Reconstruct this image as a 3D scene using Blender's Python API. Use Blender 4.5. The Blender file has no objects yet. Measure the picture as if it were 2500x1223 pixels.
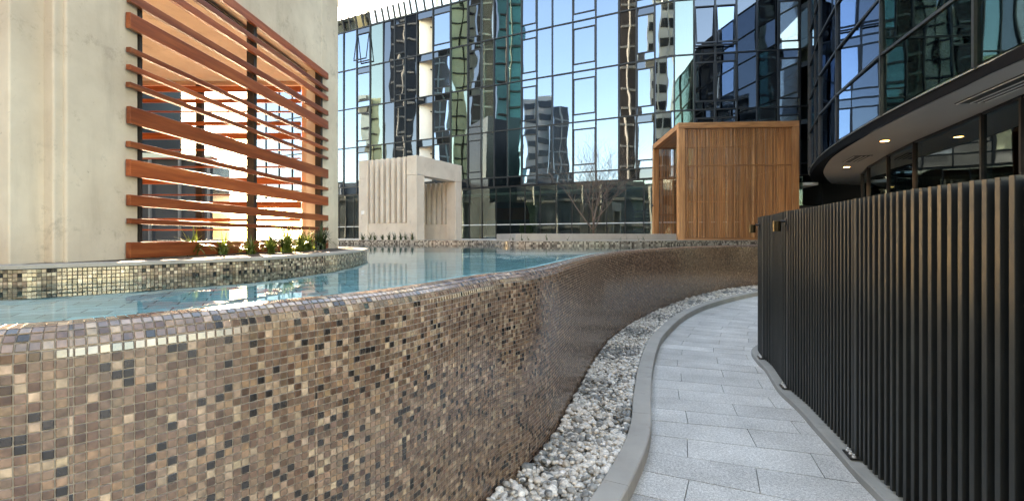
import bpy, bmesh, math, random
import numpy as np
from mathutils import Matrix, Vector
R = math.radians
random.seed(7); rng = np.random.default_rng(7)
scene = bpy.context.scene
C = scene.collection

# ------------------------------------------------------------------ camera, sky, sun, exposure
F, HY, EYE = 1180.0, 580.0, 1.5           # focal length in photo pixels, horizon row, eye height
cam_d = bpy.data.cameras.new('camera'); cam = bpy.data.objects.new('camera', cam_d); C.objects.link(cam)
cam.location = (0, 0, EYE); cam.rotation_euler = (R(90), 0, 0)
cam_d.sensor_width = 36; cam_d.lens = F / 2500 * 36
cam_d.shift_y = -(611.5 - HY) / 2500
cam_d.clip_start = 0.05; cam_d.clip_end = 3000
scene.camera = cam

SUN_AZ, SUN_EL = -29.6, 13.5
w = bpy.data.worlds.new('World'); scene.world = w; w.use_nodes = True
nt = w.node_tree; bg = nt.nodes['Background']
sky = nt.nodes.new('ShaderNodeTexSky'); sky.sky_type = 'NISHITA'; sky.sun_disc = False
sky.sun_elevation = R(SUN_EL); sky.sun_rotation = R(SUN_AZ % 360); sky.air_density = 1.0; sky.dust_density = 0.5; sky.ozone_density = 1.0
nt.links.new(sky.outputs[0], bg.inputs[0]); bg.inputs[1].default_value = 0.15
sd = bpy.data.lights.new('sun', 'SUN'); sd.energy = 5.0; sd.angle = R(0.6); sd.color = (1.0, 0.86, 0.68)
sun = bpy.data.objects.new('sun', sd); C.objects.link(sun)
sdir = Vector((math.sin(R(SUN_AZ)) * math.cos(R(SUN_EL)), math.cos(R(SUN_AZ)) * math.cos(R(SUN_EL)), math.sin(R(SUN_EL))))
sun.location = sdir * 60; sun.rotation_euler = sdir.to_track_quat('Z', 'Y').to_euler()
vs = scene.view_settings; vs.view_transform = 'Standard'; vs.look = 'None'; vs.gamma = 1; vs.use_curve_mapping = False
vs.exposure = 3.6
vs.use_white_balance = True; vs.white_balance_temperature = 9000; vs.white_balance_tint = 16   # the camera was balanced for open shade
cy = scene.cycles; cy.use_denoising = True; cy.max_bounces = 14; cy.diffuse_bounces = 5; cy.glossy_bounces = 6
cy.transparent_max_bounces = 24; cy.caustics_reflective = False; cy.caustics_refractive = False
cy.sample_clamp_indirect = 6.0

# ------------------------------------------------------------------ pixels to places
def P(x, y, z):                       # a photo pixel on the level z
    Y = (EYE - z) * F / (y - HY)
    return ((x - 1250) / F * Y, Y)
def PX(x, Y): return ((x - 1250) / F * Y, Y)

# ------------------------------------------------------------------ materials
MATS = {}
def newmat(name):
    m = bpy.data.materials.new(name); m.use_nodes = True; MATS[name] = m
    n = m.node_tree.nodes; return m, n, m.node_tree.links, n['Principled BSDF']
def node(n, t, **kw):
    x = n.new(t)
    for k, v in kw.items(): setattr(x, k, v)
    return x
def position(n, l, scale=(1, 1, 1), obj=False):
    if obj:
        t = node(n, 'ShaderNodeTexCoord'); out = t.outputs['Object']
    else:
        t = node(n, 'ShaderNodeNewGeometry'); out = t.outputs['Position']
    mp = node(n, 'ShaderNodeMapping'); mp.inputs['Scale'].default_value = scale
    l.new(out, mp.inputs[0]); return mp.outputs[0]
def noise(n, l, vec, scale, detail=4, rough=.55):
    t = node(n, 'ShaderNodeTexNoise'); t.inputs['Scale'].default_value = scale
    t.inputs['Detail'].default_value = detail; t.inputs['Roughness'].default_value = rough
    l.new(vec, t.inputs['Vector']); return t.outputs['Fac']
def ramp(n, l, fac, stops):
    r = node(n, 'ShaderNodeValToRGB'); e = r.color_ramp.elements
    while len(e) < len(stops): e.new(0.5)
    for i, (p, c) in enumerate(stops):
        e[i].position = p; e[i].color = (c[0], c[1], c[2], 1) if not isinstance(c, (int, float)) else (c, c, c, 1)
    l.new(fac, r.inputs[0]); return r.outputs[0]
def mixc(n, l, a, b, fac=0.5, mode='MIX'):
    m = node(n, 'ShaderNodeMix'); m.data_type = 'RGBA'; m.blend_type = mode
    for sock, v in ((m.inputs[6], a), (m.inputs[7], b)):
        if isinstance(v, tuple): sock.default_value = (*v, 1)
        else: l.new(v, sock)
    if isinstance(fac, (int, float)): m.inputs[0].default_value = fac
    else: l.new(fac, m.inputs[0])
    return m.outputs[2]
def bump(n, l, b, h, strength=.3, dist=.01):
    x = node(n, 'ShaderNodeBump'); x.inputs['Strength'].default_value = strength; x.inputs['Distance'].default_value = dist
    l.new(h, x.inputs['Height']); l.new(x.outputs[0], b.inputs['Normal']); return x

def plain(name, col, rough=.5, metal=0, var=.12, scale=6, bmp=0.0, spec=.5):
    m, n, l, b = newmat(name)
    v = position(n, l); f = noise(n, l, v, scale, 5)
    lo = tuple(max(0, c * (1 - var)) for c in col); hi = tuple(min(1, c * (1 + var)) for c in col)
    l.new(ramp(n, l, f, [(.3, lo), (.7, hi)]), b.inputs['Base Color'])
    b.inputs['Roughness'].default_value = rough; b.inputs['Metallic'].default_value = metal
    b.inputs['Specular IOR Level'].default_value = spec
    if bmp: bump(n, l, b, noise(n, l, v, scale * 12, 3), bmp, .004)
    return m

def concrete(name, a, b_, rough=.75, streak=True, sc=1.0):
    m, n, l, b = newmat(name)
    v = position(n, l); f1 = noise(n, l, v, 1.4 * sc, 7, .62)
    vz = position(n, l, (3.5, 3.5, .55)); f2 = noise(n, l, vz, 1.6 * sc, 6, .65)
    col = ramp(n, l, f1, [(.28, a), (.72, b_)])
    dark = tuple(c * .62 for c in a)
    if streak:
        col = mixc(n, l, col, dark, ramp(n, l, f2, [(.54, 0.0), (.80, .38)]))
    f3 = noise(n, l, v, 38 * sc, 3, .6)
    col = mixc(n, l, col, tuple(c * .4 for c in a), ramp(n, l, f3, [(.70, 0.0), (.8, .55)]))
    f4 = noise(n, l, v, 4 * sc, 9, .8)
    col = mixc(n, l, col, dark, ramp(n, l, f4, [(.56, 0.0), (.70, .65)]))
    l.new(col, b.inputs['Base Color']); b.inputs['Roughness'].default_value = rough
    b.inputs['Specular IOR Level'].default_value = .3
    bump(n, l, b, noise(n, l, v, 55 * sc, 5), .22, .004)
    return m

def wood(name, dark, mid, light, axis, sc=1.0, rough=.34):
    """axis: grain direction, 0 x, 1 y, 2 z"""
    m, n, l, b = newmat(name)
    s = [22, 22, 22]; s[axis] = 1.1
    oi = node(n, 'ShaderNodeObjectInfo')
    v = position(n, l, tuple(s))
    add = node(n, 'ShaderNodeVectorMath', operation='ADD'); l.new(v, add.inputs[0])
    cmb = node(n, 'ShaderNodeCombineXYZ')
    mm = node(n, 'ShaderNodeMath', operation='MULTIPLY'); mm.inputs[1].default_value = 37.0; l.new(oi.outputs['Random'], mm.inputs[0])
    for i in range(3): l.new(mm.outputs[0], cmb.inputs[i])
    l.new(cmb.outputs[0], add.inputs[1])
    f = noise(n, l, add.outputs[0], 1.0 * sc, 6, .6)
    col = ramp(n, l, f, [(.25, dark), (.5, mid), (.78, light)])
    f2 = noise(n, l, add.outputs[0], 6 * sc, 3, .6)
    col = mixc(n, l, col, dark, ramp(n, l, f2, [(.55, 0.0), (.75, .45)]))
    hv = node(n, 'ShaderNodeHueSaturation'); l.new(col, hv.inputs['Color'])
    mr = node(n, 'ShaderNodeMapRange'); mr.inputs[3].default_value = .62; mr.inputs[4].default_value = 1.3
    l.new(oi.outputs['Random'], mr.inputs[0]); l.new(mr.outputs[0], hv.inputs['Value'])
    l.new(hv.outputs[0], b.inputs['Base Color'])
    b.inputs['Roughness'].default_value = rough
    bump(n, l, b, f2, .15, .002)
    return m

def glass(name, tint, refl=(.9, .95, 1.0), r0=.3, wav=.20, sc=.5):
    """coated facade glass: a reflecting sheet that also lets tinted light through, a little uneven"""
    m, n, l, b = newmat(name); n.remove(b)
    out = [x for x in n if x.type == 'OUTPUT_MATERIAL'][0]
    tr = node(n, 'ShaderNodeBsdfTransparent'); tr.inputs[0].default_value = (*tint, 1)
    gl = node(n, 'ShaderNodeBsdfGlossy'); gl.inputs['Color'].default_value = (*refl, 1); gl.inputs['Roughness'].default_value = .015
    v = position(n, l, (1, 1, .7)); oi = node(n, 'ShaderNodeObjectInfo')
    add = node(n, 'ShaderNodeVectorMath', operation='ADD'); l.new(v, add.inputs[0]); cmb = node(n, 'ShaderNodeCombineXYZ')
    mm = node(n, 'ShaderNodeMath', operation='MULTIPLY'); mm.inputs[1].default_value = 91.0; l.new(oi.outputs['Random'], mm.inputs[0])
    for i in range(3): l.new(mm.outputs[0], cmb.inputs[i])
    l.new(cmb.outputs[0], add.inputs[1])
    h = noise(n, l, add.outputs[0], sc, 1.5, .5)
    bp = node(n, 'ShaderNodeBump'); bp.inputs['Strength'].default_value = wav; bp.inputs['Distance'].default_value = .05
    l.new(h, bp.inputs['Height']); l.new(bp.outputs[0], gl.inputs['Normal'])
    fr = node(n, 'ShaderNodeFresnel'); fr.inputs[0].default_value = 1.5
    ad = node(n, 'ShaderNodeMath', operation='ADD'); ad.use_clamp = True; ad.inputs[1].default_value = r0; l.new(fr.outputs[0], ad.inputs[0])
    mx = node(n, 'ShaderNodeMixShader'); l.new(ad.outputs[0], mx.inputs[0]); l.new(tr.outputs[0], mx.inputs[1]); l.new(gl.outputs[0], mx.inputs[2])
    l.new(mx.outputs[0], out.inputs[0]); return m

def tilemat(name, by_object, rough=.17):
    m, n, l, b = newmat(name)
    if by_object: src = node(n, 'ShaderNodeObjectInfo').outputs['Color']
    else:
        a = node(n, 'ShaderNodeAttribute'); a.attribute_name = 'tint'; src = a.outputs['Color']
    v = position(n, l)
    f = noise(n, l, v, 55, 2, .5)
    col = mixc(n, l, src, ramp(n, l, f, [(.3, (.64, .62, .60)), (.7, (1.28, 1.25, 1.2))]), 1.0, 'MULTIPLY')
    l.new(col, b.inputs['Base Color']); b.inputs['Roughness'].default_value = rough; b.inputs['Specular IOR Level'].default_value = 1.0
    f2 = noise(n, l, v, 90, 2, .5)
    bump(n, l, b, f2, .07, .002)
    return m

concrete('concrete_shelter', (.44, .36, .28), (.67, .58, .47))
concrete('concrete_pale', (.54, .46, .38), (.70, .62, .525), sc=.8)
concrete('concrete_kerb', (.33, .315, .285), (.44, .425, .385), streak=False, sc=1.5)
concrete('concrete_plinth', (.20, .20, .19), (.30, .30, .28), streak=False, sc=1.5)
concrete('concrete_planter', (.30, .28, .25), (.42, .39, .35), sc=.7)
concrete('coping', (.27, .245, .21), (.38, .345, .30), streak=False, sc=2)
plain('grout_warm', (.45, .385, .32), .85, scale=40)
plain('grout_dark', (.07, .06, .05), .8, scale=40)
plain('deck_stone', (.36, .35, .33), .7, scale=3)
plain('ground', (.44, .43, .41), .85, scale=.3)
plain('steel_black', (.012, .012, .012), .38, .2, scale=8)
plain('fence_backing', (.004, .004, .004), .9, scale=5, spec=.1)
plain('mullion', (.018, .021, .025), .35, .5)
plain('frame_dark', (.022, .018, .016), .45, .2)
plain('fascia_black', (.004, .004, .005), .5, .0, spec=.03)
plain('soffit_grey', (.40, .39, .37), .30, .0, var=.06, scale=.6)
plain('interior_dark', (.035, .037, .04), .8)
plain('interior_grey', (.16, .16, .155), .8)
plain('office_wall', (.62, .66, .54), .7, var=.35, scale=.5)
plain('interior_white', (.80, .77, .70), .7, var=.03)
plain('interior_beige', (.62, .56, .44), .7, var=.05)
plain('interior_olive', (.52, .52, .28), .7, var=.3, scale=.8)
plain('interior_rust', (.30, .12, .055), .7)
plain('curtain', (.5, .5, .47), .8)
plain('chair_green', (.34, .36, .08), .75, scale=12)
plain('sofa_dark', (.03, .03, .032), .7)
plain('soil', (.05, .035, .025), .95, scale=30, bmp=.5)
plain('bench_timber', (.32, .10, .05), .5)
plain('bark', (.13, .10, .085), .8, scale=20)
plain('white_metal', (.75, .75, .74), .35)
plain('podium', (.10, .11, .11), .7, scale=.5, var=.6)
plain('sill_metal', (.22, .22, .21), .4, .6)
plain('floor_white', (.84, .80, .72), .35, var=.03)
plain('tower_white', (.72, .70, .66), .7, scale=.2)
plain('tower_green', (.50, .53, .42), .6, scale=.1, var=.3)
plain('tower_dark', (.035, .04, .045), .2, scale=.1, var=.5)
plain('tower_teal', (.05, .20, .23), .18, scale=.1, var=.4)
plain('tower_brown', (.075, .06, .05), .45, scale=.1, var=.5)
plain('tower_line', (.02, .02, .022), .5)
plain('tower_trim', (.34, .34, .32), .5)
plain('brass_dark', (.05, .04, .02), .32, .7)
wood('jarrah_y', (.13, .025, .008), (.26, .060, .020), (.44, .135, .045), 1)
wood('jarrah_x', (.13, .025, .008), (.26, .060, .020), (.44, .135, .045), 0)
wood('cedar_z', (.16, .064, .025), (.33, .145, .056), (.51, .26, .108), 2)
wood('cedar_x', (.16, .064, .025), (.33, .145, .056), (.51, .26, .108), 0)
wood('cedar_y', (.16, .064, .025), (.33, .145, .056), (.51, .26, .108), 1)
tilemat('tile_single', True); tilemat('tile_mass', False)
tilemat('pebble_single', True, .6); tilemat('pebble_mass', False, .6)
glass('glass_blue', (.16, .20, .22), (.42, .57, .78), .34)
glass('glass_clear', (.50, .54, .52), (.9, .97, 1.0), .14, .12)
glass('glass_teal', (.05, .14, .15), (.34, .58, .64), .30)
glass('glass_green', (.20, .28, .25), (.56, .70, .66), .24, .2)
glass('glass_office', (.50, .68, .60), (.56, .76, .72), .20, .2)
glass('glass_rail', (.62, .70, .74), (.55, .68, .82), .06, .05)
glass('glass_dark', (.05, .06, .065), (.50, .60, .74), .12)
glass('glass_low', (.50, .60, .58), (.75, .92, 1.0), .10, .14)

def granite():
    m, n, l, b = newmat('granite')
    v = position(n, l); oi = node(n, 'ShaderNodeObjectInfo')
    f = noise(n, l, v, 170, 2, .8); f2 = noise(n, l, v, 2.2, 5, .6); f4 = noise(n, l, v, 60, 2, .7)
    col = ramp(n, l, f, [(.30, (.25, .25, .24)), (.48, (.53, .53, .505)), (.66, (.77, .77, .735))])
    col = mixc(n, l, col, ramp(n, l, f4, [(.35, .72), (.65, 1.18)]), 1.0, 'MULTIPLY')
    col = mixc(n, l, col, ramp(n, l, f2, [(.28, .74), (.7, 1.1)]), 1.0, 'MULTIPLY')
    hv = node(n, 'ShaderNodeHueSaturation'); l.new(col, hv.inputs['Color'])
    mr = node(n, 'ShaderNodeMapRange'); mr.inputs[3].default_value = .84; mr.inputs[4].default_value = 1.06
    l.new(oi.outputs['Random'], mr.inputs[0]); l.new(mr.outputs[0], hv.inputs['Value'])
    l.new(hv.outputs[0], b.inputs['Base Color']); b.inputs['Roughness'].default_value = .6
    bump(n, l, b, f, .2, .002)
granite()
def batten_mat():
    m, n, l, b = newmat('batten')
    v = position(n, l, (1, 1, .4)); f = noise(n, l, v, 5, 6, .7); f2 = noise(n, l, position(n, l), 420, 2, .6)
    l.new(ramp(n, l, f, [(.3, (.024, .027, .027)), (.7, (.038, .042, .041))]), b.inputs['Base Color'])
    l.new(ramp(n, l, f, [(.35, .40), (.7, .55)]), b.inputs['Roughness']); b.inputs['Specular IOR Level'].default_value = .18
    bump(n, l, b, f2, .25, .001)
batten_mat()
def mosaic_far():                      # tiles too far off to tell apart
    m, n, l, b = newmat('mosaic_far')
    v = position(n, l, (22, 22, 22)); fl = node(n, 'ShaderNodeVectorMath', operation='FLOOR'); l.new(v, fl.inputs[0])
    wn = node(n, 'ShaderNodeTexWhiteNoise'); l.new(fl.outputs[0], wn.inputs[0])
    col = ramp(n, l, wn.outputs[0], [(0, (.05, .045, .04)), (.25, (.13, .105, .09)), (.6, (.30, .26, .22)), (1, (.52, .47, .40))])
    l.new(col, b.inputs['Base Color']); b.inputs['Roughness'].default_value = .25
mosaic_far()
def pool_tile():
    m, n, l, b = newmat('pool_tile')
    oi = node(n, 'ShaderNodeAttribute'); oi.attribute_name = 'tint'
    v = position(n, l); f = noise(n, l, v, 30, 3)
    col = mixc(n, l, oi.outputs['Color'], ramp(n, l, f, [(.3, .8), (.7, 1.15)]), 1.0, 'MULTIPLY')
    l.new(col, b.inputs['Base Color']); b.inputs['Roughness'].default_value = .4
pool_tile()
plain('pool_grout', (.10, .20, .21), .8)
def water():
    m, n, l, b = newmat('water'); n.remove(b)
    out = [x for x in n if x.type == 'OUTPUT_MATERIAL'][0]
    tr = node(n, 'ShaderNodeBsdfTransparent'); tr.inputs[0].default_value = (.80, .97, .97, 1)
    gl = node(n, 'ShaderNodeBsdfGlossy'); gl.inputs['Roughness'].default_value = .01
    v = position(n, l, (1.0, 1.0, 1)); h1 = noise(n, l, v, 2.2, 3, .55)
    bp = node(n, 'ShaderNodeBump'); bp.inputs['Strength'].default_value = .10; bp.inputs['Distance'].default_value = .02
    l.new(h1, bp.inputs['Height']); l.new(bp.outputs[0], gl.inputs['Normal'])
    fr = node(n, 'ShaderNodeFresnel'); fr.inputs[0].default_value = 1.30; l.new(bp.outputs[0], fr.inputs['Normal'])
    mx = node(n, 'ShaderNodeMixShader'); l.new(fr.outputs[0], mx.inputs[0]); l.new(tr.outputs[0], mx.inputs[1]); l.new(gl.outputs[0], mx.inputs[2])
    l.new(mx.outputs[0], out.inputs[0])
water()
def leaf(name, c1, c2):
    m, n, l, b = newmat(name); 
    v = position(n, l); f = noise(n, l, v, 30, 2)
    col = ramp(n, l, f, [(.3, c1), (.7, c2)]); l.new(col, b.inputs['Base Color']); b.inputs['Roughness'].default_value = .45
    out = [x for x in n if x.type == 'OUTPUT_MATERIAL'][0]
    tl = node(n, 'ShaderNodeBsdfTranslucent'); l.new(col, tl.inputs[0])
    mx = node(n, 'ShaderNodeMixShader'); mx.inputs[0].default_value = .35; l.new(b.outputs[0], mx.inputs[1]); l.new(tl.outputs[0], mx.inputs[2])
    l.new(mx.outputs[0], out.inputs[0])
leaf('leaf_green', (.05, .09, .015), (.16, .20, .04)); leaf('leaf_dark', (.02, .04, .015), (.06, .09, .03))
def lampmat(name, col, s):
    m, n, l, b = newmat(name); b.inputs['Base Color'].default_value = (*col, 1)
    b.inputs['Emission Color'].default_value = (*col, 1); b.inputs['Emission Strength'].default_value = s
lampmat('lamp_warm', (1.0, .55, .2), 4.0)

# ------------------------------------------------------------------ object helpers
WM = {}
def reg(o, M): WM[o.name] = M.copy(); return o
def setp(o, label=None, cat=None, group=None, kind=None):
    for k, v in (('label', label), ('category', cat), ('group', group), ('kind', kind)):
        if v: o[k] = v
    return o
def thing(name, label, cat, loc, group=None):
    o = bpy.data.objects.new(name, None); C.objects.link(o); o.location = loc; o.empty_display_size = .2
    setp(o, label, cat, group); return reg(o, Matrix.Translation(loc))
def put(name, me, mat=None, parent=None, M=None, kind=None, color=None):
    if mat and not me.materials: me.materials.append(MATS[mat])
    o = bpy.data.objects.new(name, me); C.objects.link(o)
    M = M if M is not None else Matrix.Identity(4)
    if parent is not None:
        o.parent = parent; o.matrix_parent_inverse = WM[parent.name].inverted()
    o.matrix_basis = M
    if kind: o['kind'] = kind
    if color is not None: o.color = (*color, 1)
    return reg(o, M)
class MB:
    def __init__(s): s.v = []; s.f = []
    def add(s, vs, fs):
        b = len(s.v); s.v += [tuple(p) for p in vs]; s.f += [[b + i for i in f] for f in fs]; return s
    def box(s, x0, x1, y0, y1, z0, z1):
        return s.hexa([(x0, y0), (x1, y0), (x1, y1), (x0, y1)], z0, z1)
    def hexa(s, poly, z0, z1):
        n = len(poly); a = sum(poly[i][0] * poly[(i + 1) % n][1] - poly[(i + 1) % n][0] * poly[i][1] for i in range(n))
        if a < 0: poly = poly[::-1]
        vs = [(p[0], p[1], z0) for p in poly] + [(p[0], p[1], z1) for p in poly]
        fs = [list(range(n))[::-1], list(range(n, 2 * n))] + [[i, (i + 1) % n, n + (i + 1) % n, n + i] for i in range(n)]
        return s.add(vs, fs)
    def bar(s, a, b, w, h, up=(0, 0, 1)):       # box along a->b, w across, h up
        a, b, up = Vector(a), Vector(b), Vector(up); d = (b - a).normalized(); x = d.cross(up).normalized() * w / 2; u = x.cross(d).normalized() * h / 2
        vs = [a - x - u, a + x - u, a + x + u, a - x + u, b - x - u, b + x - u, b + x + u, b - x + u]
        return s.add(vs, [[3, 2, 1, 0], [4, 5, 6, 7], [0, 1, 5, 4], [1, 2, 6, 5], [2, 3, 7, 6], [3, 0, 4, 7]])
    def tube(s, pts, rad, n=8, cap=True):
        pts = [Vector(p) for p in pts]; rings = []
        for i, p in enumerate(pts):
            d = (pts[min(i + 1, len(pts) - 1)] - pts[max(i - 1, 0)]).normalized()
            x = d.orthogonal().normalized(); y = d.cross(x); r = rad[i] if hasattr(rad, '__len__') else rad
            rings.append([p + (x * math.cos(2 * math.pi * k / n) + y * math.sin(2 * math.pi * k / n)) * r for k in range(n)])
        vs = [q for r_ in rings for q in r_]; fs = []
        for i in range(len(pts) - 1):
            for k in range(n): fs.append([i * n + k, i * n + (k + 1) % n, (i + 1) * n + (k + 1) % n, (i + 1) * n + k])
        if cap: fs += [list(range(n))[::-1], [(len(pts) - 1) * n + k for k in range(n)]]
        return s.add(vs, fs)
    def mesh(s, name, smooth=False):
        me = bpy.data.meshes.new(name); me.from_pydata(s.v, [], s.f); me.update()
        if smooth: me.shade_smooth()
        return me
    def put(s, name, mat, parent=None, kind=None, bev=0, smooth=False, M=None):
        me = s.mesh(name, smooth)
        if bev:
            bm = bmesh.new(); bm.from_mesh(me); bmesh.ops.bevel(bm, geom=[e for e in bm.edges], offset=bev, segments=2, affect='EDGES', profile=.5); bm.to_mesh(me); bm.free()
        return put(name, me, mat, parent, M, kind)
def npmesh(name, V, Fq, tint=None, smooth=True):
    me = bpy.data.meshes.new(name); nf, k = Fq.shape
    me.vertices.add(len(V)); me.vertices.foreach_set('co', V.astype(np.float32).ravel())
    me.loops.add(nf * k); me.loops.foreach_set('vertex_index', Fq.astype(np.int32).ravel())
    me.polygons.add(nf); me.polygons.foreach_set('loop_start', np.arange(0, nf * k, k, dtype=np.int32))
    me.update(calc_edges=True); me.validate()
    if tint is not None:
        a = me.attributes.new('tint', 'FLOAT_COLOR', 'POINT')
        a.data.foreach_set('color', np.concatenate([tint, np.ones((len(tint), 1))], 1).astype(np.float32).ravel())
    me.shade_smooth() if smooth else me.shade_flat()
    return me
class Curve:
    def __init__(s, pts, ds=.01, straight=False):
        p = np.array(pts, float); out = []
        if straight: out = list(p)
        else:
            q = np.vstack([2 * p[0] - p[1], p, 2 * p[-1] - p[-2]])
            for i in range(1, len(q) - 2):
                t = np.linspace(0, 1, 60, endpoint=False)[:, None]; a, b, c, d = q[i - 1:i + 3]
                out += list(.5 * (2 * b + (c - a) * t + (2 * a - 5 * b + 4 * c - d) * t * t + (3 * b - a - 3 * c + d) * t ** 3))
            out.append(p[-1])
        out = np.array(out); L = np.concatenate([[0], np.cumsum(np.linalg.norm(np.diff(out, axis=0), axis=1))])
        s.len = L[-1]; s.S = np.arange(0, s.len, ds); s.X = np.stack([np.interp(s.S, L, out[:, k]) for k in (0, 1)], 1)
        k = max(1, int(.06 / ds)); ker = np.ones(2 * k + 1) / (2 * k + 1)
        pad = np.pad(s.X, ((k, k), (0, 0)), mode='reflect', reflect_type='odd')
        s.X = np.stack([np.convolve(pad[:, j], ker, 'valid') for j in (0, 1)], 1)
        s.T = np.gradient(s.X, axis=0); s.T /= np.linalg.norm(s.T, axis=1)[:, None]
    def at(s, q, off=0.0):               # off: metres to the right of the travel direction
        q = np.atleast_1d(q); p = np.stack([np.interp(q, s.S, s.X[:, k]) for k in (0, 1)], 1)
        t = np.stack([np.interp(q, s.S, s.T[:, k]) for k in (0, 1)], 1); t /= np.linalg.norm(t, axis=1)[:, None]
        nn = np.stack([t[:, 1], -t[:, 0]], 1); return p + nn * np.atleast_1d(off)[:, None], t, nn
    def s_at(s, x, y): return s.S[np.argmin((s.X[:, 0] - x) ** 2 + (s.X[:, 1] - y) ** 2)]
def sweep(name, cur, s0, s1, prof, mat, parent=None, kind=None, step=.06, smooth=False):
    """prof: closed list of (offset to the right, z); swept along the curve"""
    q = np.linspace(s0, s1, max(2, int((s1 - s0) / step) + 1)); m = len(prof); V = []
    for o, z in prof:
        p, _, _ = cur.at(q, o); V.append(np.column_stack([p, np.full(len(q), z)]))
    V = np.stack(V, 1).reshape(-1, 3); mb = MB(); fs = []
    for i in range(len(q) - 1):
        for k in range(m): fs.append([i * m + k, i * m + (k + 1) % m, (i + 1) * m + (k + 1) % m, (i + 1) * m + k][::-1])
    fs += [list(range(m)), [(len(q) - 1) * m + k for k in range(m)][::-1]]
    mb.add(V, fs); me = mb.mesh(name, smooth)
    bm = bmesh.new(); bm.from_mesh(me); bmesh.ops.recalc_face_normals(bm, faces=bm.faces); bm.to_mesh(me); bm.free()
    return put(name, me, mat, parent, None, kind)
unit = MB().box(-.5, .5, -.5, .5, -.5, .5)
def unitmesh(mat, bev=0.0):
    key = f'unit_{mat}'
    if key in bpy.data.meshes: return bpy.data.meshes[key]
    me = unit.mesh(key); me.materials.append(MATS[mat]); return me
def block(name, mat, parent, center, size, ang=0.0, tilt=(0, 0)):
    M = Matrix.Translation(center) @ Matrix.Rotation(ang, 4, 'Z') @ Matrix.Rotation(tilt[0], 4, 'X') @ Matrix.Rotation(tilt[1], 4, 'Z') @ Matrix.Diagonal((*size, 1))
    return put(name, unitmesh(mat), None, parent, M)

WATER, DECK, RING, CREST = 1.279, 1.41, 1.37, 1.285

# ------------------------------------------------------------------ ground, deck
put('ground', MB().add([(-900, -900, -.06), (900, -900, -.06), (900, 900, -.06), (-900, 900, -.06)], [[0, 1, 2, 3]]).mesh('ground'), 'ground', kind='structure')

# wall face line (where the tiled wall meets the pebbles, and above)
crest_px = [(0, 796.6), (135, 784), (295, 773), (450, 753.5), (650, 737), (850, 716), (950, 705)]
near = []
cp = [P(x, y, CREST) for x, y in crest_px]
cc = Curve([(-3.4, .62), (-2.3, .78), (-1.65, 1.0)] + cp + [P(1158, 674, CREST)])
near_s = [cc.s_at(*p) for p in cp]
pts = [tuple(cc.at(q, .085)[0][0]) for q in (0.02, 1.1, 1.8)] + [tuple(cc.at(q, .085)[0][0]) for q in near_s[::2]]
base_px = [(1202.4, 1203.7), (1243, 1169), (1288, 1135), (1349, 1061), (1404, 960.7), (1457.8, 866.7), (1492, 828), (1556, 783), (1663, 736), (1765.7, 708.6), (1855, 697)]
pts += [P(x, y, .05) for x, y in base_px] + [(9.4, 15.7), (11.4, 16.2)]
WALL = Curve(pts)

# ------------------------------------------------------------------ mosaic helper
def tint_set(n, dark=.085, pal=None, bright=1.0):
    pal = np.array(pal); c = pal[rng.choice(len(pal), n, p=None)]
    c = c * bright * (1 + rng.normal(0, .09, (n, 1))) * (1 + rng.normal(0, .02, (n, 3)))
    d = rng.random(n) < dark; c[d] = np.array([.028, .024, .023]) * (1 + rng.normal(0, .2, (d.sum(), 1)))
    return np.clip(c, .01, .9)
WALL_PAL = [tuple(x * k for x, k in zip(c_, (1.14, 1.08, 1.04))) for c_ in [(.155, .105, .078), (.135, .088, .064), (.19, .135, .10), (.105, .066, .048), (.26, .195, .148), (.21, .15, .112), (.165, .115, .088), (.32, .25, .19), (.13, .092, .072), (.175, .125, .097), (.15, .10, .075), (.215, .145, .10), (.085, .052, .038), (.36, .285, .215), (.12, .08, .06), (.24, .16, .105)]]
RING_PAL = [tuple(x * k for x, k in zip(c_, (1.04, .96, .88))) for c_ in [(.30, .245, .19), (.38, .31, .245), (.24, .185, .14), (.55, .48, .38), (.66, .59, .48), (.32, .26, .20), (.28, .235, .19), (.17, .14, .115)]]
g = np.array([-.5, -.435, .435, .5])
T4 = np.array([(u, v, (1.0 if (abs(u) < .45 and abs(v) < .45) else .55)) for v in g for u in g])
F4 = np.array([[j * 4 + i, j * 4 + i + 1, (j + 1) * 4 + i + 1, (j + 1) * 4 + i] for j in range(3) for i in range(3)])
single_tile = npmesh('tile', T4, F4, smooth=False); single_tile.materials.append(MATS['tile_single'])
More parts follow.
